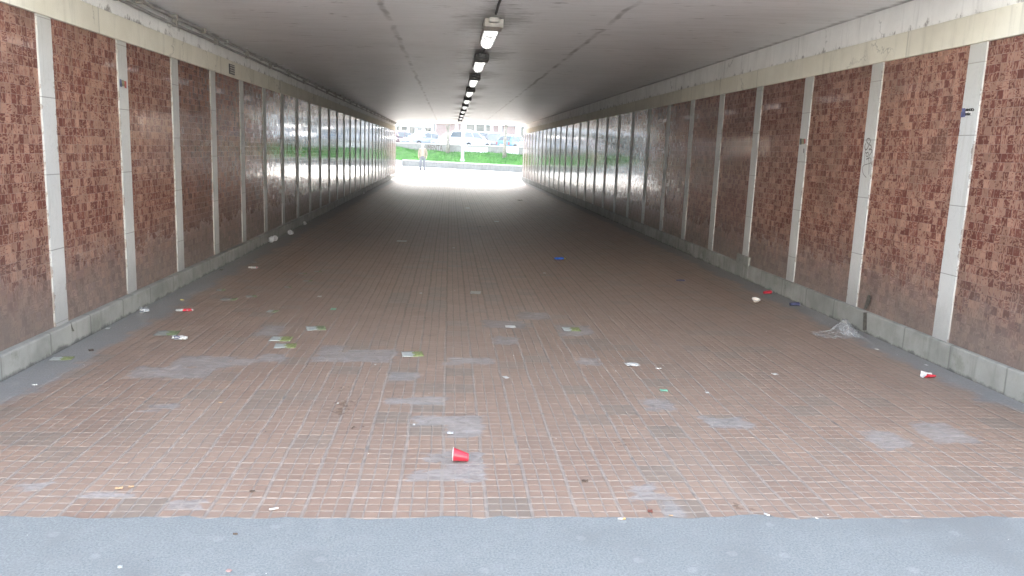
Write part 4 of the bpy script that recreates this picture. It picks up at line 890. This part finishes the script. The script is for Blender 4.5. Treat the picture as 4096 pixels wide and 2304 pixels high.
# ------------------------------------------------------------------ building behind the car park
def bx4(zx): return -5.03+(zx-400)*0.00322
bd = thing('office_building', 'low pale building of white columns, glazing and pink brick behind the car park', 'building', (0, 86, 1.45)); LB = Matrix.Translation((0, -86, -1.45))
def bp(name, x0, x1, y0, y1, z0, z1, mat): return MB().box(x0, x1, y0, y1, z0, z1).build(name, mat, bd, M=LB)
bp('back_wall', -16, 18, 86.3, 94, 1.3, 7.5, M['white'])
bp('fascia', bx4(1320), 18, 85.55, 86.29, 4.12, 7.4, M['white']); bp('fascia', -16, bx4(1318), 85.5, 86.29, 3.62, 7.4, M['white'])
wins = [(190, 300), (350, 535), (620, 780), (1140, 1318), (1400, 1442), (2370, 2392), (2478, 2748), (2798, 3068), (3123, 3263)]
for a_, b_ in wins:
    f = bp('window', bx4(a_), bx4(b_), 86.02, 86.29, 1.6, 4.3, M['glass'])
for a_, b_ in [(-2200, -1700), (-1600, -1000), (-900, -100), (4300, 4800), (5000, 5600)]: bp('window', bx4(a_), bx4(b_), 86.02, 86.29, 1.6, 4.3, M['glass'])
for a_, b_ in [(1475, 2100), (2205, 2300), (3358, 3540), (3700, 4100)]: bp('brick_panel', bx4(a_), bx4(b_), 86.0, 86.29, 1.45, 4.6, M['brick'])
for a_, b_ in [(300, 350), (535, 620), (1320, 1396), (1446, 1474), (2112, 2203), (2300, 2368), (2394, 2476), (2750, 2796), (3070, 3121), (3265, 3356), (3545, 3620)]: bp('column', bx4(a_), bx4(b_), 85.7, 86.01, 1.45, 4.119 if a_ > 1319 else 3.619, M['white'])
pq = bp('wall_plaque', bx4(880), bx4(1005), 86.22, 86.295, 3.25, 3.5, M['steel'])
# pale block added behind the camera, unseen, to bounce sunlight into the tunnel
ab = thing('bounce_block', 'cream rendered block added behind the camera to bounce sunlight into the tunnel mouth', 'building', (0, -13, 0)); LA = Matrix.Translation((0, 13, 0))
render_ = simple('white_render', (0.82, 0.81, 0.79), 0.85, 0.04, 0.7)
MB().box(-28, 28, -24, -13, -0.1, 11).build('walls', render_, ab, M=LA); MB().box(-28.3, 28.3, -24.3, -12.7, 11.001, 11.3).build('roof', M['plain'], ab, M=LA)
for fl_ in range(3):
    for k in range(12): MB().box(-24.5+4.4*k, -23.3+4.4*k, -13.06, -12.985, 1.3+3.4*fl_, 2.8+3.4*fl_).build('window', M['glass'], ab, M=LA)
# small sign board among the cars
s = thing('sign_board', 'small pale sign board with a green line standing behind the white estate', 'sign', (1.81, 79.5, 1.45))
MB().box(-0.22, 0.22, -0.02, 0.02, 1.62, 1.95).build('board', M['white'], s); MB().box(-0.16, 0.16, -0.026, -0.021, 1.80, 1.86).build('green_line', simple('sign_green', (0.08, 0.30, 0.16), 0.5, 0.1, 20), s)
for k in (-0.15, 0.15): MB().tube([(k, 0.025, 0), (k, 0.025, 1.95)], 0.02, 6).build('leg', M['steel'], s)

# ------------------------------------------------------------------ person walking towards the tunnel
pp = (-1.75, 51.57, 0.0)
pr = thing('person', 'white haired person in beige vest and dark trousers walking toward the tunnel exit', 'person', pp, 0.0)
skin = simple('skin', (0.50, 0.33, 0.25), 0.6, 0.06, 12); beige = simple('vest_beige', (0.27, 0.22, 0.165), 0.85, 0.1, 14); pale = simple('shirt_cream', (0.40, 0.36, 0.24), 0.85, 0.06, 14); trou = simple('trousers_grey', (0.14, 0.145, 0.16), 0.85, 0.15, 14); hairm = simple('hair_white', (0.70, 0.69, 0.66), 0.9, 0.08, 40)
def skin_mesh(name, verts, edges, rad, mat, parent, sub=2):
    me = bpy.data.meshes.new(name); me.from_pydata(verts, edges, []); o = bpy.data.objects.new(name, me); C.objects.link(o)
    o.modifiers.new('s', 'SKIN'); sm = o.modifiers.new('d', 'SUBSURF'); sm.levels = sub; sm.render_levels = sub
    for v, r in zip(me.skin_vertices[0].data, rad): v.radius = (r, r) if not isinstance(r, tuple) else r
    me.skin_vertices[0].data[0].use_root = True
    dg = bpy.context.evaluated_depsgraph_get(); m2 = bpy.data.meshes.new_from_object(o.evaluated_get(dg)); bpy.data.objects.remove(o)
    m2.materials.clear(); m2.materials.append(mat)
    for p in m2.polygons: p.use_smooth = True
    o = bpy.data.objects.new(name, m2); C.objects.link(o); o.parent = parent; return o
# facing -y; the person's left is +x
V_ = [(0, 0, .93), (0, 0, 1.12), (0, .01, 1.32), (0, .01, 1.43), (0, 0, 1.50), (0, -.01, 1.58), (0, -.012, 1.67), (0, -.005, 1.73),
      (-.17, .01, 1.41), (-.25, .02, 1.16), (-.245, -.05, .92), (-.235, -.07, .86), (.17, .01, 1.41), (.25, .01, 1.16), (.255, -.06, .92), (.25, -.085, .86),
      (-.10, 0, .88), (-.12, -.06, .50), (-.125, .06, .09), (-.135, -.06, .045), (.10, 0, .88), (.13, .05, .50), (.15, -.03, .09), (.165, -.16, .045)]
E_ = [(0, 1), (1, 2), (2, 3), (3, 4), (4, 5), (5, 6), (6, 7), (3, 8), (8, 9), (9, 10), (10, 11), (3, 12), (12, 13), (13, 14), (14, 15), (0, 16), (16, 17), (17, 18), (18, 19), (0, 20), (20, 21), (21, 22), (22, 23)]
R_ = [(.15, .11), (.135, .10), (.16, .11), (.10, .08), .055, (.07, .085), (.075, .09), (.06, .075), .055, .042, .03, (.034, .02), .055, .042, .03, (.034, .02), .085, .055, .038, .03, .085, .055, .038, .03]
body = skin_mesh('body', V_, E_, R_, skin, pr)
# fingers, nose and ears joined into the body mesh
mb = MB()
for s, hx, hy in ((-1, -.235, -.07), (1, .25, -.085)):
    for k, ln in enumerate((.062, .072, .068, .054)):
        y = hy-0.028+0.018*k; mb.tube([(hx, y, .845), (hx-s*.004, y, .845-ln*.55), (hx-s*.014, y-.002, .845-ln)], [.009, .0085, .007], 6)
    mb.tube([(hx, hy-.03, .875), (hx-s*.012, hy-.05, .85), (hx-s*.016, hy-.058, .82)], [.011, .0095, .008], 6)
mb.tube([(0, -.098, 1.655), (0, -.118, 1.625), (0, -.10, 1.612)], [.008, .015, .01], 6)
for s in (-1, 1): mb.tube([(s*.078, 0, 1.60), (s*.088, .006, 1.635), (s*.08, .01, 1.665)], [.008, .014, .008], 6)
import bmesh
bm = bmesh.new(); bm.from_mesh(body.data); tmp = bpy.data.meshes.new('tmp'); tmp.from_pydata(mb.v, [], mb.f); bm.from_mesh(tmp); bm.to_mesh(body.data); bm.free()
for s in (-1, 1): MB().tube([(s*.031, -.088, 1.645), (s*.031, -.097, 1.645)], [.011, .008], 8).build('eye', ink, pr)
MB().tube([(-.024, -.094, 1.585), (0, -.101, 1.583), (.024, -.094, 1.585)], .005, 6).build('mouth', simple('lips', (0.38, 0.16, 0.13), 0.6, 0.1, 20), pr)
rings = []
for k in range(8):
    a = math.pi/2*k/7; rings.append([(0.090*math.cos(a)*math.cos(j*.3927), 0.014+0.105*math.cos(a)*math.sin(j*.3927)*(1 if math.sin(j*.3927) > 0 else .92), 1.665+(0.098)*math.sin(a)-(0.05 if math.sin(j*.3927) > .3 and k == 0 else 0)) for j in range(16)])
MB().loft(rings).build('hair', hairm, pr, smooth=True)
tr = MB()
tr.tube([(0, 0, .99), (0, 0, .90), (0, 0, .80)], [(.165, .125), (.175, .13), (.15, .12)], 16)
for leg in (((-.095, 0, .86), (-.12, -.06, .50), (-.128, .05, .16), (-.128, .05, .075)), ((.095, 0, .86), (.13, .05, .50), (.15, -.04, .16), (.152, -.045, .075))): tr.tube(leg, [.098, .076, .068, .072], 12)
tr.build('trousers', trou, pr, smooth=True)
MB().tube([(0, .0, .955), (0, 0, 1.12), (0, .01, 1.30), (0, .012, 1.41), (0, .01, 1.475)], [(.168, .125), (.158, .118), (.18, .128), (.13, .10), (.065, .065)], 18).build('shirt', pale, pr, smooth=True)
for arm in (((-.15, .01, 1.42), (-.215, .016, 1.30), (-.252, .02, 1.16), (-.25, -.03, .97)), ((.15, .01, 1.42), (.215, .012, 1.30), (.252, .01, 1.16), (.257, -.04, .97))): MB().tube(arm, [.072, .066, .055, .045], 12).build('sleeve', beige, pr, smooth=True)
rings = []
for z, rx, ry in ((.90, .195, .15), (1.12, .180, .138), (1.30, .205, .148), (1.41, .165, .118), (1.465, .095, .085)):
    rings.append([(rx*math.cos(a), .01+ry*math.sin(a), z) for a in [-math.pi/2+0.42+(2*math.pi-0.84)*k/20 for k in range(21)]])
MB().loft(rings, False, 0, False).build('vest', beige, pr, smooth=True)
for (x, y) in ((-.13, .02), (.155, -.08)): MB().tube([(x, y+.07, .045), (x, y, .055), (x, y-.10, .045), (x, y-.17, .035)], [(.035, .04), (.042, .048), (.042, .038), (.03, .025)], 10).build('shoe', M['black'], pr, smooth=True)

# ------------------------------------------------------------------ light
SUN_EL, SUN_AZ = R(30.5), R(4)          # azimuth from +y towards +x
w = bpy.data.worlds.new('World'); sc.world = w; w.use_nodes = True; nt = w.node_tree
sky = nt.nodes.new('ShaderNodeTexSky'); sky.sky_type = 'NISHITA'; sky.sun_disc = False; sky.sun_elevation = SUN_EL; sky.sun_rotation = SUN_AZ
sky.air_density = 1.0; sky.dust_density = 1.2; sky.ozone_density = 1.0
hs = nt.nodes.new('ShaderNodeHueSaturation'); hs.inputs['Saturation'].default_value = 0.52; nt.links.new(sky.outputs[0], hs.inputs['Color']); nt.links.new(hs.outputs[0], nt.nodes['Background'].inputs[0]); nt.nodes['Background'].inputs[1].default_value = 0.15
sl = bpy.data.lights.new('sun', 'SUN'); sl.energy = 2.0; sl.angle = R(0.5); sl.color = (1, 0.95, 0.87); so = bpy.data.objects.new('sun', sl); C.objects.link(so)
sd = Vector((math.sin(SUN_AZ)*math.cos(SUN_EL), math.cos(SUN_AZ)*math.cos(SUN_EL), math.sin(SUN_EL)))
so.rotation_euler = sd.to_track_quat('Z', 'Y').to_euler(); so.location = (0, 60, 40)

GLARE = 0.0006  # density of an added air volume standing in for lens glare
if GLARE:
    t = NT('glare_air'); nt2 = t.t; nt2.nodes.remove(t.b); v = nt2.nodes.new('ShaderNodeVolumePrincipled'); v.inputs['Color'].default_value = (0.95, 0.97, 1, 1); v.inputs['Density'].default_value = GLARE; v.inputs['Anisotropy'].default_value = 0.6
    nt2.links.new(v.outputs[0], nt2.nodes['Material Output'].inputs['Volume'])
    struct(MB().box(-410, 410, -310, 410, -1.6, 12).build('glare_volume', t.mat), 'stuff')

# ------------------------------------------------------------------ render settings
sc.render.engine = 'CYCLES'; cy = sc.cycles
cy.max_bounces = 14; cy.diffuse_bounces = 9; cy.glossy_bounces = 5; cy.transmission_bounces = 4; cy.transparent_max_bounces = 8; cy.volume_bounces = 1
cy.use_denoising = True; cy.denoiser = 'OPENIMAGEDENOISE'; cy.denoising_input_passes = 'RGB_ALBEDO_NORMAL'; cy.sample_clamp_indirect = 12.0; cy.caustics_reflective = False; cy.caustics_refractive = False
sc.view_settings.view_transform = 'Standard'; sc.view_settings.look = 'None'; sc.view_settings.exposure = 3.4; sc.view_settings.gamma = 1.0
